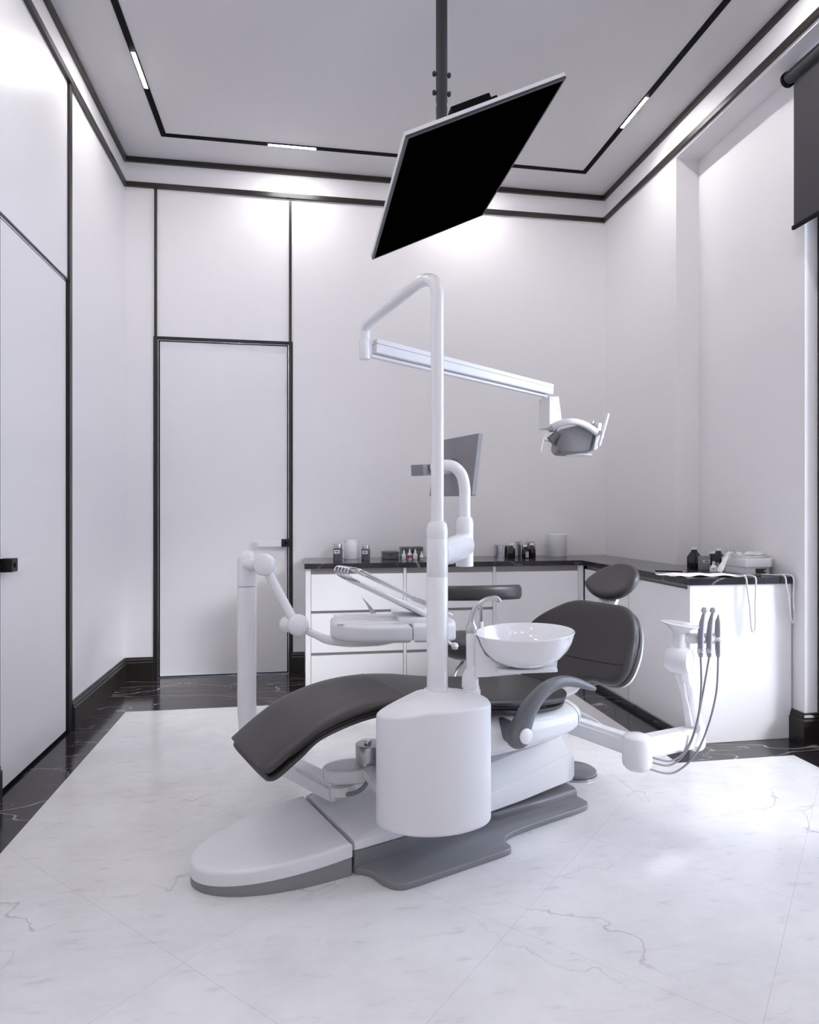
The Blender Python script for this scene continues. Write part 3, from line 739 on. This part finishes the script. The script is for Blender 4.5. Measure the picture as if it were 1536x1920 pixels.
# arm rest, near side
ap = [(.675, -.300, .385), (.695, -.302, .430), (.725, -.306, .485), (.775, -.31, .535), (.84, -.31, .566), (.91, -.31, .574), (.98, -.31, .560), (1.04, -.31, .538), (1.083, -.31, .521)]
C('armrest', TU(catmull(ap, 5), [.046, .04, .034, .029, .026, .023, .020, .015, .010], 18, round_ends=True, sy=.95, power=2.4), 'armgrey')
C('pivot_cap', xf(LA([(0, 0), (.03, 0), (.03, .006), (.026, .009), (0, .009)], 28), Matrix.Translation((.683, -.338, .398)) @ Matrix.Rotation(R(90), 4, 'X')), 'white', bpy.data.objects['armrest'])
C('armrest_boss', xf(LA([(0, 0), (.042, 0), (.042, .12), (0, .12)], 24), Matrix.Translation((.68, -.18, .39)) @ Matrix.Rotation(R(90), 4, 'X')), 'armgrey')

# ------------------------------------------------------------------ cuspidor unit
cu = thing('cuspidor_unit', 'white rounded cuspidor cabinet with rinse bowl beside the chair', 'cuspidor', (.45, 2.25, 0))
o2 = lambda L: [(x-.45, y-2.25) for x, y in L]
plan = o2([(.252, 2.245), (.275, 2.195), (.335, 2.148), (.42, 2.122), (.51, 2.125), (.585, 2.15), (.635, 2.185), (.655, 2.23), (.648, 2.285), (.60, 2.335), (.52, 2.365), (.43, 2.362), (.35, 2.328), (.28, 2.285)])
def ctopf(v):
    # lid rises gently towards the back
    k = max(0, (v.z-.3)/.3); q = max(0, -v.x-.03)
    return (v.x, v.y, v.z + k*(.014*max(0, min(1, (v.y+.10)/.2)) - .24*q - .12*max(0, v.x-.12) + .010))
link('cabinet_body', PAD(plan, .185, .595, .018, .012, crown=.012, K=5, smooth=4, rings=6, f=ctopf), 'whitem', cu)
link('support', TU([(-.02, .06, .30), (-.04, .24, .27)], .035, 16), 'grey', cu)
pole_x, pole_y = .483-.45, 2.323-2.25
ps = link('post', LA([(0, .60), (.027, .60), (.027, .66), (.019, .665), (.019, .835), (0, .835)], 24, at=(.608-.45, 2.318-2.25, 0)), 'white', cu)
link('post_collar', LA([(0, .60), (.034, .60), (.034, .618), (.030, .622), (.030, .634), (0, .634)], 28, at=(.608-.45, 2.318-2.25, 0)), 'white', cu)
link('post_sleeve', TU(catmull([(.152, .068, .63), (.152, .066, .665), (.165, .064, .69), (.20, .06, .703)], 6), [.030, .028, .024, .020], 16), 'white', cu)
# bracket under bowl
bm = PR([(.165, .672), (.20, .672), (.30, .676), (.455, .686), (.470, .692), (.472, .722), (.455, .714), (.42, .705), (.30, .703), (.27, .709), (.23, .728), (.20, .752), (.182, .782), (.172, .81), (.165, .82)], 'y', .03, .055, bev=.0)
link('bowl_bracket', bm, 'white', cu)
link('bowl_arm', B(.24, .455, -.02, .05, .690, .704, bev=.005), 'white', cu)
bR = .180
prof_b = [(0, .0), (.05, .0), (.075, .005), (.105, .016), (.132, .034), (.155, .06), (.170, .088), (bR-.001, .118), (bR, .121), (bR-.002, .123), (bR-.005, .121), (.163, .088), (.147, .062), (.124, .04), (.095, .024), (.05, .012), (0, .010)]
bm = LA(prof_b, 56); xf(bm, Matrix.Translation((.806-.45, 2.295-2.25, .706)) @ Matrix.Rotation(R(-2.2), 4, 'Y'))
link('rinse_bowl', bm, 'porcelain', cu)
fc = link('faucet', TU(catmull([(.158, .068, .86), (.164, .068, .895), (.182, .066, .925), (.212, .064, .945), (.245, .062, .951), (.258, .061, .945), (.262, .06, .936)], 6), [.011, .010, .009, .0085, .008, .008, .008], 14), 'silver', cu)
link('faucet_base', LA([(0, .825), (.02, .825), (.021, .83), (.021, .848), (.013, .862), (.012, .87), (0, .87)], 24, at=(.158, .068, 0)), 'silver', fc)

# ------------------------------------------------------------------ operating light on its tall pole
lp = thing('operating_light', 'tall white pole lamp with folding arm and grey-hooded dental light', 'lamp', (.483, 2.323, .60))
link('base_collar', LA([(0, -.004), (.056, -.004), (.056, .010), (.050, .013), (.050, .022), (.047, .025), (0, .025)], 36), 'white', lp)
link('lower_pole', LA([(0, .02), (.0385, .02), (.0385, .428), (.037, .430), (.037, .432), (.0385, .434), (.0385, .565), (.0375, .567), (.0375, .570), (.0385, .572), (.0385, .60), (.034, .622), (.024, .632), (0, .632)], 36), 'white', lp)
E1 = Vector((.291-.483, 3.043-2.323, 1.530))
pth = [Vector((0, 0, .625)), Vector((0, 0, 1.0)), Vector((0, 0, 1.38)), Vector((0, 0, 1.455)), Vector((-.008, .03, 1.505)), Vector((-.028, .105, 1.535)), Vector((-.055, .2, 1.540)), Vector((-.12, .45, 1.537)), Vector((-.175, .655, 1.532)), Vector((-.190, .712, 1.52)), Vector((-.193, .724, 1.49)), Vector((-.193, .724, 1.455))]
link('upper_pole', TU(catmull(pth, 8), [.0235]*7+[.0245]*4+[.0245], 20), 'white', lp)
link('elbow', LA([(0, 1.375), (.024, 1.375), (.027, 1.38), (.027, 1.462), (.0255, 1.465), (0, 1.465)], 24, at=(-.193, .724, 0)), 'white', lp)
# spring arm: from elbow to lamp
S0 = Vector((-.15, .722, 1.437)); S1 = Vector((1.348-.483, 3.427-2.323, 1.334))
def beam(p, q, h0, h1, w_, dz=0., bev=.003):
    p, q = Vector(p), Vector(q); d_ = (q-p).normalized(); side = d_.cross(Vector((0, 0, 1))).normalized(); up = side.cross(d_).normalized()
    bm = bmesh.new(); vs = []
    for c_, h in ((p, h0), (q, h1)):
        for sy_, sz in ((-1, -1), (1, -1), (1, 1), (-1, 1)): vs.append(bm.verts.new(c_+side*w_*sy_+up*(h*sz+dz)))
    for f in ((0, 1, 2, 3), (7, 6, 5, 4), (0, 4, 5, 1), (1, 5, 6, 2), (2, 6, 7, 3), (3, 7, 4, 0)): bm.faces.new([vs[i] for i in f])
    if bev: bmesh.ops.bevel(bm, geom=bm.edges[:], offset=bev, segments=2, affect='EDGES')
    return bm
bm = beam(S0, S1, .033, .028, .024); link('spring_arm', bm, 'whitem', lp)
link('arm_groove', beam(S0+Vector((.0, 0, .009)), S1+Vector((0, 0, .008)), .0012, .0012, .0248, bev=0), 'cabgrey', bpy.data.objects['spring_arm'])
link('lower_link', beam(S0+Vector((-.02, 0, -.046)), S1+Vector((-.03, 0, -.036)), .0065, .005, .016), 'white', lp)
# lamp head, in a frame whose x runs along picture right
LH = bpy.data.objects.new('lamp_head', None); COL.objects.link(LH); LH.parent = lp; LH.location = (1.368-.483, 3.424-2.323, 1.719-.60); LH.rotation_euler = (0, 0, -math.atan(202/1231))
link('neck', LA([(0, .155), (.014, .155), (.014, .23), (0, .23)], 18, at=(-.055, 0, 0)), 'white', LH)
bm = PR([(-.071, .001), (-.068, .167), (-.008, .172), (.012, .052), (-.026, .004), (-.030, .0)], 'y', -.05, .05, bev=.004)
xf(bm, Matrix.Translation((-.0, 0, 0)) @ Matrix.Rotation(R(24), 4, 'Z'))
link('joint_housing', bm, 'whitem', LH, smooth=False)
bm = bmesh.new()
for x, z in ((-.055, .155), (-.012, .10), (-.035, .016)):
    q = Matrix.Rotation(R(24), 4, 'Z') @ Vector((x, -.051, z)); lathe(bm, [(0, 0), (.0022, 0), (.0022, .002), (0, .002)], 8, at=q, rot=Matrix.Rotation(R(90), 3, 'X'))
link('screws', bm, 'ink', LH)
# yoke
bm = TU(catmull([(-.02, -.06, .008), (.005, -.105, .018), (.05, -.13, .024), (.10, -.135, .018), (.15, -.135, -.004), (.195, -.135, -.036)], 6), .0165, 14, sy=.95, up=(0, 0, 1), power=4)
link('yoke', bm, 'white', LH)
link('yoke_joint', TU([(-.03, -.02, -.0), (-.018, -.07, .0)], .02, 18, round_ends=True), 'silver', LH)
# hood
def hood(secs):
    return skin(bmesh.new(), [[Vector((x+lean*zz, y, zz)) for y, zz in ((-d_, z1), (-d_*1.0, (z0+z1)/2), (-d_*.92, z0+.012), (-d_*.6, z0), (0, z0-.003), (d_*.6, z0), (d_*.92, z0+.012), (d_, (z0+z1)/2), (d_, z1), (0, z1+.012))] for x, z0, z1, d_, lean in secs])
link('reflector_hood', hood([(.0, -.128, -.090, .085, 0), (.016, -.138, -.045, .095, 0), (.03, -.140, -.012, .105, .0), (.08, -.142, .002, .115, .05), (.14, -.140, .012, .12, .12), (.185, -.132, .018, .12, .2)]), 'greym', LH, angle=24)
bm = PR([(.182, -.128), (.203, -.118), (.228, .018), (.207, .022)], 'y', -.115, .115, bev=.004)
link('front_bezel', bm, 'white', LH)
bm = bmesh.new(); lathe(bm, [(0, 0), (.07, 0), (.078, .004), (.07, .012), (0, .014)], 28, at=(.13, 0, -.135), rot=Matrix.Rotation(R(180), 3, 'X')); link('lens', bm, 'porcelain', LH)
for s in (-1, 1):
    hh = link('handle', TU([(.205, s*.14, -.098), (.228, s*.142, -.02), (.250, s*.144, .06)], [.0085, .0085, .0075], 14, round_ends=True), 'white', LH)
link('handle_mount', TU([(.2, -.15, -.035), (.235, -.10, -.03)], .011, 12), 'silver', LH)
link('handle', TU(catmull([(-.045, -.05, -.02), (-.07, -.06, -.055), (-.082, -.065, -.09), (-.088, -.067, -.125)], 6), [.008, .006, .004, .003], 10, round_ends=True), 'white', LH)
link('handle_mount', TU([(-.075, -.06, -.06), (-.04, -.05, -.072), (.01, -.03, -.09)], .005, 8), 'silver', LH)
link('swivel', xf(LA([(0, -.03), (.028, -.03), (.028, .03), (0, .03)], 24), Matrix.Translation((-.005, -.03, -.05)) @ Matrix.Rotation(R(50), 4, 'Y')), 'greym', LH)

# ------------------------------------------------------------------ monitor arm
mo = thing('patient_monitor', 'small grey monitor seen from behind on a white hooked arm', 'monitor', (.702, 2.79, 1.05))
link('arm_collar', LA([(0, -.022), (.038, -.022), (.0385, -.018), (.0385, .118), (.037, .120), (.037, .123), (.0385, .125), (.0385, .165), (.034, .186), (.026, .194), (0, .194)], 32), 'white', mo)
link('cross_arm', TU([(-.205, -.445, .06), (-.13, -.28, .062), (-.03, -.06, .068), (0, -.01, .07)], [.036, .046, .048, .042], 20, sy=1.15), 'white', mo)
link('monitor_arm', TU(catmull([(0, 0, .19), (0, 0, .27), (0, 0, .315), (-.012, .004, .375), (-.045, .012, .412), (-.085, .02, .418), (-.125, .03, .41)], 6), .0255, 18, round_ends=True), 'white', mo)
V4 = [Vector(p) - Vector((.702, 2.79, 1.05)) for p in ((.688, 3.353, 1.635), (.806, 2.945, 1.630), (.769, 2.931, 1.343), (.651, 3.339, 1.348))]
e1 = (V4[1]-V4[0]); e2 = (V4[3]-V4[0]); nrm = e1.cross(e2).normalized()
if nrm.x < 0: nrm = -nrm
def slabq(c4, n, a, b_, bev=.003):
    bm = bmesh.new(); va = [bm.verts.new(p+n*a) for p in c4]; vb = [bm.verts.new(p+n*b_) for p in c4]
    bm.faces.new(va); bm.faces.new(vb[::-1])
    for i in range(4): bm.faces.new((va[i], vb[i], vb[(i+1) % 4], va[(i+1) % 4]))
    if bev: bmesh.ops.bevel(bm, geom=bm.edges[:], offset=bev, segments=1, affect='EDGES')
    return bm
link('monitor_casing', slabq(V4, nrm, .0, .026), 'greym', mo, smooth=False)
cc = sum(V4, Vector())/4; inner = [cc+(p-cc)*.93 for p in V4]
link('screen', slabq(inner, nrm, .026, .0275, 0), 'screen', mo, smooth=False)
link('monitor_mount', slabq([cc+(p-cc)*.22 for p in V4], nrm, -.035, 0), 'greym', mo, smooth=False)
link('control_box', beam((.492-.702, 2.80-2.79, 1.445-1.05), (.675-.702, 3.02-2.79, 1.468-1.05), .024, .024, .03, bev=.002), 'greym', mo, smooth=False)

# ------------------------------------------------------------------ instrument delivery unit
de = thing('instrument_delivery_unit', 'white instrument tray on a jointed arm and tall curved post at left', 'dental unit', (-.248, 3.081, 0))
D0 = Vector((-.248, 3.081, 0)); w2 = lambda *p: Vector(p) - D0
link('post', TU(catmull([w2(-.248, 3.081, .925), w2(-.248, 3.081, .6), w2(-.248, 3.081, .40), w2(-.243, 3.074, .30), w2(-.222, 3.046, .235), w2(-.18, 2.985, .205), w2(-.12, 2.90, .198)], 7), .0425, 24), 'white', de)
link('post_cap', LA([(0, .928), (.0425, .928), (.0425, 1.045), (.038, 1.07), (.024, 1.086), (0, 1.09)], 32), 'white', de)
link('floor_arm', beam(w2(-.15, 2.945, .198), w2(.145, 2.525, .190), .034, .034, .045, bev=.014), 'white', de)
link('arm_hub', PAD([tuple(p) for p in catmull([(.36, -.55, 0), (.33, -.49, 0), (.40, -.43, 0), (.52, -.43, 0), (.58, -.48, 0), (.55, -.53, 0), (.46, -.56, 0)], 6, True)], .215, .272, .01, .008), 'white', de) 
link('hub_base', LA([(0, .168), (.040, .170), (.052, .18), (.055, .215), (0, .215)], 28, at=(.395, -.53, 0)), 'white', de)
hc = w2(.265, 2.591, 0)
bo_ = link('hub', LA([(0, .27), (.056, .27), (.056, .345), (.053, .349), (0, .349)], 32, at=(hc.x, hc.y, 0)), 'silver', de)
link('hub_knob', LA([(0, .349), (.016, .349), (.016, .358), (.0145, .36), (0, .36)], 20, at=(hc.x-.008, hc.y+.006, 0)), 'chrome', bo_)
link('cabinet_bracket', beam(w2(.262, 2.53, .262), w2(.30, 2.32, .262), .022, .022, .03, bev=.006), 'white', de)
link('hose', TU(catmull([w2(.135, 2.545, .197), w2(.15, 2.52, .190), w2(.185, 2.50, .192), w2(.225, 2.49, .212), w2(.255, 2.50, .245)], 6), .0085, 12), 'tube', de)
# upper joints
b1 = w2(-.162, 3.0, 1.029); b2_ = w2(-.03, 2.974, .762)
def ball_disc(c_, ax, r, h):
    m_ = Vector(ax).to_track_quat('Z', 'Y').to_matrix()
    return LA([(0, -h), (r*.55, -h), (r*.86, -h*.86), (r, -h*.5), (r, h*.5), (r*.86, h*.86), (r*.55, h), (0, h)], 32, at=c_, rot=m_)
FW = (-.25, -.95, .12)
link('upper_joint', ball_disc(b1, FW, .049, .04), 'white', de)
link('joint_axle', TU([w2(-.248, 3.06, 1.03), b1], .03, 16), 'white', de)
link('link_arm', TU([b1+Vector((.012, 0, -.03)), b2_+Vector((-.012, 0, .03))], .021, 18), 'white', de)
link('lower_joint', ball_disc(b2_+Vector((.012, -.01, 0)), (.15, -.95, .2), .047, .045), 'white', de)
link('side_joint', ball_disc(b2_+Vector((-.03, .02, 0)), (.8, -.5, 0), .036, .03), 'white', de)
link('tray_arm', TU(catmull([w2(-.0, 2.97, .745), w2(.06, 2.972, .715), w2(.12, 2.97, .690), w2(.22, 2.96, .680), w2(.34, 2.94, .683), w2(.42, 2.93, .69)], 5), [.026, .028, .034, .04, .036, .02], 18, sy=.55, up=(0, 0, 1), power=3), 'white', de)
tp = [(.125, 2.93), (.135, 3.06), (.17, 3.14), (.25, 3.17), (.466, 3.15), (.466, 2.76), (.33, 2.772), (.245, 2.785), (.215, 2.805), (.16, 2.86)]
def lw(L): return [(x-D0.x, y-D0.y) for x, y in L]
tpb = lw([(.466, 3.15), (.19, 3.165), (.15, 3.13), (.13, 3.05), (.125, 2.95), (.14, 2.895), (.20, 2.82), (.245, 2.79), (.30, 2.776), (.466, 2.762)])
tray = link('instrument_tray', PAD(tpb, .703, .778, .022, .016, K=5, rings=5), 'whitem', de, angle=32)
link('tray_end', PAD(lw([(.471, 3.15), (.471, 2.762), (.60, 2.752), (.66, 2.78), (.68, 2.88), (.67, 3.08), (.63, 3.14)]), .705, .782, .016, .014, K=4, rings=4), 'whitem', de, angle=32)
bm = bmesh.new()
for k in range(5):
    y = 2.845+.062*k; tube(bm, [w2(.155, y+.02, .7775), w2(.30, y+.008, .7785), w2(.455, y, .7785)], [.007, .009, .010], 10, sy=.7, up=(0, 0, 1), round_ends=True)
link('tray_ribs', bm, 'whitem', tray)
bm = bmesh.new()
for k in range(5):
    y = 2.84+.062*k
    box(bm, .42-D0.x, .60-D0.x, y-.024-D0.y, y-.012-D0.y, .775, .80, bev=.004); box(bm, .42-D0.x, .60-D0.x, y+.012-D0.y, y+.024-D0.y, .775, .80, bev=.004)
link('instrument_cradle', bm, 'whitem', de)
link('tray_knob', LA([(0, -.016), (.012, -.012), (.0165, 0), (.012, .012), (0, .016)], 18, at=w2(.645, 2.735, .692)), 'porcelain', de)
link('knob_stem', TU([w2(.60, 2.80, .715), w2(.645, 2.735, .692)], .007, 10), 'white', de)
# whips: five return arms with chrome loops and instruments (front one starts furthest right)
for k in range(5):
    ox, oy = .0125*k, -.030*k
    wa = link('whip_arm', TU(catmull([w2(.60+ox*.3, 2.99+oy, .782), w2(.545+ox*.4, 2.99+oy, .80), w2(.45+ox*.5, 2.995+oy, .846), w2(.32+ox*.7, 3.0+oy, .905), w2(.205+ox, 3.0+oy, .955)], 5), [.012, .017, .015, .010, .006], 12, round_ends=True), 'white', de)
    link('whip_loop', TU(catmull([w2(.205+ox, 3.0+oy, .955), w2(.165+ox, 3.0+oy, .977), w2(.148+ox, 3.0+oy, 1.0), w2(.160+ox, 3.0+oy, 1.018), w2(.19+ox, 3.0+oy, 1.016), w2(.225+ox, 3.0+oy, 1.0)], 6), .0036, 8), 'chrome', wa)
    link('hose', TU([w2(.225+ox, 3.0+oy, 1.0), w2(.45+ox*.6, 2.995+oy, .895), w2(.50+ox*.5, 2.99+oy, .87)], .0042 if k in (0, 4) else .0034, 8), 'chrome' if k % 2 else 'tubelight', wa)
# handpieces in the cradle
hp = thing('tray_handpiece', 'slim chrome handpiece lying in the tray cradle, rearmost of five', 'handpiece', (.47, 2.99, .885), 0, 'handpieces on the instrument tray')
link('handle', TU([(0, 0, 0), (.05, 0, -.026), (.06, 0, -.031), (.15, 0, -.075), (.17, 0, -.082)], [.006, .0085, .007, .0085, .005], 12, round_ends=True), 'chrome', hp)
link('coupling', TU([(.035, 0, -.018), (.048, 0, -.025)], .0095, 12), 'silver', hp)
nm = ['second from the rear', 'middle of five', 'second from the front', 'frontmost of five']
for k in range(1, 5):
    c = copy_tree(hp); c.location = (.47+.006*k, 2.99-.030*k, .885); c['label'] = 'slim chrome handpiece lying in the tray cradle, ' + nm[k-1]
t = thing('dental_mirror', 'grey curved blade-like instrument standing up behind the tray ribs', 'instrument', (.335, 3.1, .79))
bm = bmesh.new(); rings = []
for k in range(9):
    u = k/8; w_ = .020*(1-u)**.8+.0012; cx = -.035*u-.02*u*u; rings.append([Vector((cx-w_*.55, -.004, .085*u-.012)), Vector((cx+w_*.9*(1-u*.5), -.004, .085*u-.012)), Vector((cx+w_*.9*(1-u*.5), .004, .085*u-.012)), Vector((cx-w_*.55, .004, .085*u-.012))])
skin(bm, rings); link('blade', bm, 'silver', t)

# ------------------------------------------------------------------ assistant arm
asn = thing('assistant_arm', 'white jointed assistant arm with small round tray at the right', 'dental unit', (1.415, 2.612, 0))
A0 = Vector((1.415, 2.612, 0)); w3 = lambda *p: Vector(p) - A0
link('swing_arm', beam(w3(1.16, 2.93, .30), w3(1.40, 2.63, .262), .036, .040, .036, bev=.013), 'white', asn)
link('floor_joint', LA([(0, .165), (.045, .168), (.058, .182), (.062, .20), (.062, .285), (.055, .305), (.035, .315), (0, .317)], 36), 'white', asn)
link('lower_arm', beam(w3(1.43, 2.618, .255), w3(1.735, 2.692, .262), .046, .044, .04, bev=.016), 'white', asn)
link('elbow', TU([w3(1.742, 2.694, .235), w3(1.738, 2.693, .305)], .042, 24, round_ends=True), 'white', asn)
link('upper_arm', TU([w3(1.742, 2.694, .28), w3(1.70, 2.684, .45), w3(1.655, 2.673, .57)], [.036, .031, .029], 20, sy=.95, power=2.6), 'white', asn)
link('side_cable_cover', TU([w3(1.655, 2.665, .56), w3(1.665, 2.66, .45), w3(1.70, 2.665, .32)], [.012, .012, .01], 10), 'white', asn)
jb = w3(1.645, 2.669, .612)
link('upper_joint', ball_disc(jb, (.62, -.78, 0), .060, .056), 'white', asn)
link('neck', TU([jb+Vector((.0, 0, .02)), jb+Vector((.004, 0, .115))], .027, 20), 'white', asn)
tm = Matrix.Translation(w3(1.650, 2.668, .772)) @ Matrix.Rotation(R(6.5), 4, 'Y') @ Matrix.Rotation(R(2), 4, 'X')
link('round_tray', xf(LA([(0, -.048), (.024, -.048), (.03, -.036), (.05, -.018), (.080, -.003), (.081, 0), (.079, .001), (0, -.004)], 44), tm), 'white', asn)
RV = Vector((.987, -.162, 0))
h0 = w3(1.655, 2.66, .708)
link('holder_arm', TU([h0+RV*.02, h0+RV*.16], .020, 18, round_ends=True, sy=1.15), 'white', asn)
bm = bmesh.new()
for d_ in (.082, .118, .156): tube(bm, [h0+RV*d_+Vector((0, 0, 0)), h0+RV*d_+Vector((-.004, -.012, 0))], .017, 16, round_ends=True)
link('holder_clip', bm, 'white', asn)
# short hoses under the chair that feed the arm
for k, pts_ in enumerate((((1.20, 2.965, .36), (1.278, 2.985, .33), (1.36, 2.93, .27), (1.43, 2.80, .235), (1.43, 2.67, .22)), ((1.18, 2.98, .34), (1.31, 2.96, .31), (1.40, 2.89, .26), (1.452, 2.79, .22), (1.44, 2.67, .20)))):
    link('supply_hose', TU(catmull([w3(*p) for p in pts_], 6), .0045, 8), 'tubelight', asn)
H = [([(1.715, 2.617, .633), (1.717, 2.616, .498), (1.701, 2.619, .359), (1.66, 2.626, .242), (1.585, 2.618, .19), (1.506, 2.611, .204), (1.45, 2.6, .23)], 'drill', 'grey contra-angle handpiece, leftmost of three held by the assistant arm'),
     ([(1.758, 2.62, .631), (1.73, 2.624, .472), (1.694, 2.62, .324), (1.648, 2.628, .215), (1.569, 2.621, .169), (1.457, 2.598, .202)], 'drill', 'grey contra-angle handpiece, middle of three held by the assistant arm'),
     ([(1.803, 2.623, .628), (1.794, 2.624, .469), (1.752, 2.631, .305), (1.683, 2.622, .196), (1.585, 2.618, .136), (1.472, 2.596, .166), (1.42, 2.584, .196)], 'scaler', 'grey pointed scaler handpiece, rightmost of three held by the assistant arm')]
for pts_, kind, lab in H:
    p0 = Vector(pts_[0]); t = thing('handpiece', lab, 'handpiece', p0, -math.atan(202/1231), 'handpieces on the assistant arm')
    Rz = Matrix.Rotation(math.atan(202/1231), 3, 'Z')
    link('hose', TU(catmull([Rz @ (Vector(p)-p0) for p in pts_], 7), .0042, 10), 'tube', t)
    if kind == 'drill':
        link('body', TU([(0, 0, .0), (.0, 0, .02), (.0, 0, .04), (.001, 0, .10), (.006, 0, .15), (.016, 0, .198)], [.008, .0130, .0120, .0132, .0110, .0055], 16), 'steel', t)
        link('coupling', LA([(0, .018), (.0138, .018), (.0142, .024), (.0126, .027), (.0142, .03), (.0142, .038), (0, .038)], 18), 'silver', t)
        hd = link('head', xf(LA([(0, -.010), (.012, -.010), (.0125, .007), (.009, .010), (0, .010)], 18), Matrix.Translation((.017, 0, .204)) @ Matrix.Rotation(R(12), 4, 'Y') @ Matrix.Rotation(R(15), 4, 'X')), 'silver', t)
        link('burr', TU([(.008, -.002, .206), (-.004, -.003, .209), (-.010, -.003, .2095)], [.0025, .0012, .0022], 8), 'silver', hd)
    else:
        link('body', TU([(0, 0, .0), (.0, 0, .015), (-.001, 0, .05), (-.001, 0, .12), (0, 0, .158), (.002, 0, .182), (.002, 0, .188)], [.007, .0105, .0125, .0135, .0115, .0035, .0015], 16), 'steel', t)
        link('tip', TU(catmull([(.002, 0, .186), (.001, 0, .196), (-.006, 0, .204), (-.013, 0, .207)], 4), [.0014, .001, .0009, .0008], 8), 'silver', t)

# ------------------------------------------------------------------ stool and foot control
st = thing('dentist_stool', 'dark leather saddle stool with curved back rest behind the chair', 'stool', (.90, 3.50, 0))
link('seat', LA([(0, .47), (.10, .472), (.165, .50), (.190, .54), (.188, .568), (.165, .588), (.08, .594), (0, .594)], 44), 'leather', st)
bm = bmesh.new(); rings = []
for k in range(25):
    u = -1+2*k/24; a = R(-90)+u*R(53); rr = .30; cx, cy = rr*math.cos(a)+.045, rr*math.sin(a)+.16
    e = 1-max(0, abs(u)-.93)/.07*.35; h = .040*e; th = .024*e
    nrm_ = Vector((math.cos(a), math.sin(a), 0)); c0 = Vector((cx, cy, .838-.012*u*u))
    rings.append([c0+nrm_*th*math.copysign(abs(math.cos(q))**.7, math.cos(q))+Vector((0, 0, h*math.copysign(abs(math.sin(q))**.7, math.sin(q)))) for q in [2*PI*j/20 for j in range(20)]])
skin(bm, rings); link('backrest', bm, 'leather', st)
link('backrest_post', TU([(.045, -.10, .80), (.045, -.10, .70), (.045, -.10, .60)], .0095, 14), 'chrome', st)
link('post_sleeve', TU([(.045, -.10, .68), (.045, -.10, .52), (.04, -.06, .47)], .013, 14), 'white', st)
link('gas_lift', LA([(0, .08), (.03, .08), (.03, .30), (.016, .305), (.016, .47), (0, .47)], 24), 'silver', st)
for k in range(5):
    a = R(72*k+20); dx_, dy_ = math.cos(a), math.sin(a)
    lg = link('leg', TU(catmull([(.02*dx_, .02*dy_, .14), (.10*dx_, .10*dy_, .125), (.24*dx_, .24*dy_, .075)], 5), [.024, .02, .013], 12, round_ends=True), 'silver', st)
    link('caster', xf(LA([(0, -.014), (.020, -.014), (.024, -.008), (.024, .008), (.020, .014), (0, .014)], 18), Matrix.Translation((.24*dx_, .24*dy_, .0245)) @ Matrix.Rotation(a, 4, 'Z') @ Matrix.Rotation(R(90), 4, 'X')), 'frame', lg)
link('height_lever', TU(catmull([(-.06, -.12, .47), (-.12, -.2, .43), (-.135, -.23, .36), (-.12, -.24, .30)], 5), .009, 10, round_ends=True), 'silver', st)
ft = thing('foot_control', 'flat round silver foot control on the floor behind the chair base', 'foot control', (1.30, 3.0, .0015))
link('base_ring', LA([(0, 0), (.103, 0), (.106, .003), (.106, .008), (.1, .01), (0, .01)], 44), 'silver', ft)
link('pedal_disc', LA([(0, .01), (.098, .01), (.102, .014), (.102, .022), (.096, .026), (0, .028)], 44), 'grey', ft)

# ------------------------------------------------------------------ light
w_ = bpy.data.worlds.new('sky'); SC.world = w_; w_.use_nodes = True
bg = w_.node_tree.nodes['Background']; bg.inputs[0].default_value = (.70, .80, 1., 1); bg.inputs[1].default_value = 3.7
sd = bpy.data.lights.new('sun', 'SUN'); sd.energy = 2.1; sd.angle = R(15); sd.color = (.97, .98, 1.)
so = bpy.data.objects.new('sun', sd); COL.objects.link(so)
so.rotation_euler = Vector((-.73, .53, -.47)).to_track_quat('-Z', 'Y').to_euler()
pl = bpy.data.lights.new('window_portal', 'AREA'); pl.shape = 'RECTANGLE'; pl.size = WY1-WY0; pl.size_y = WZ1-WZ0; pl.cycles.is_portal = True
po = bpy.data.objects.new('window_portal', pl); COL.objects.link(po); po.location = (2.9, (WY0+WY1)/2, (WZ0+WZ1)/2); po.rotation_euler = (0, R(90), 0)
po.rotation_euler = Vector((-1, 0, 0)).to_track_quat('-Z', 'Z').to_euler(); pl.size, pl.size_y = WY1-WY0, WZ1-WZ0

# ------------------------------------------------------------------ camera and view
cd = bpy.data.cameras.new('camera'); cam = bpy.data.objects.new('camera', cd); COL.objects.link(cam); SC.camera = cam
cam.location = (0, 0, 1.26); cam.rotation_euler = (R(90), 0, -math.atan(202/1231))
cd.sensor_fit = 'HORIZONTAL'; cd.sensor_width = 36; cd.lens = 36*1231/1536; cd.shift_y = 2/1536; cd.clip_start = .05
SC.view_settings.view_transform = 'Standard'; SC.view_settings.look = 'None'; SC.view_settings.gamma = 1.0
SC.view_settings.use_curve_mapping = False; SC.view_settings.exposure = 0.53
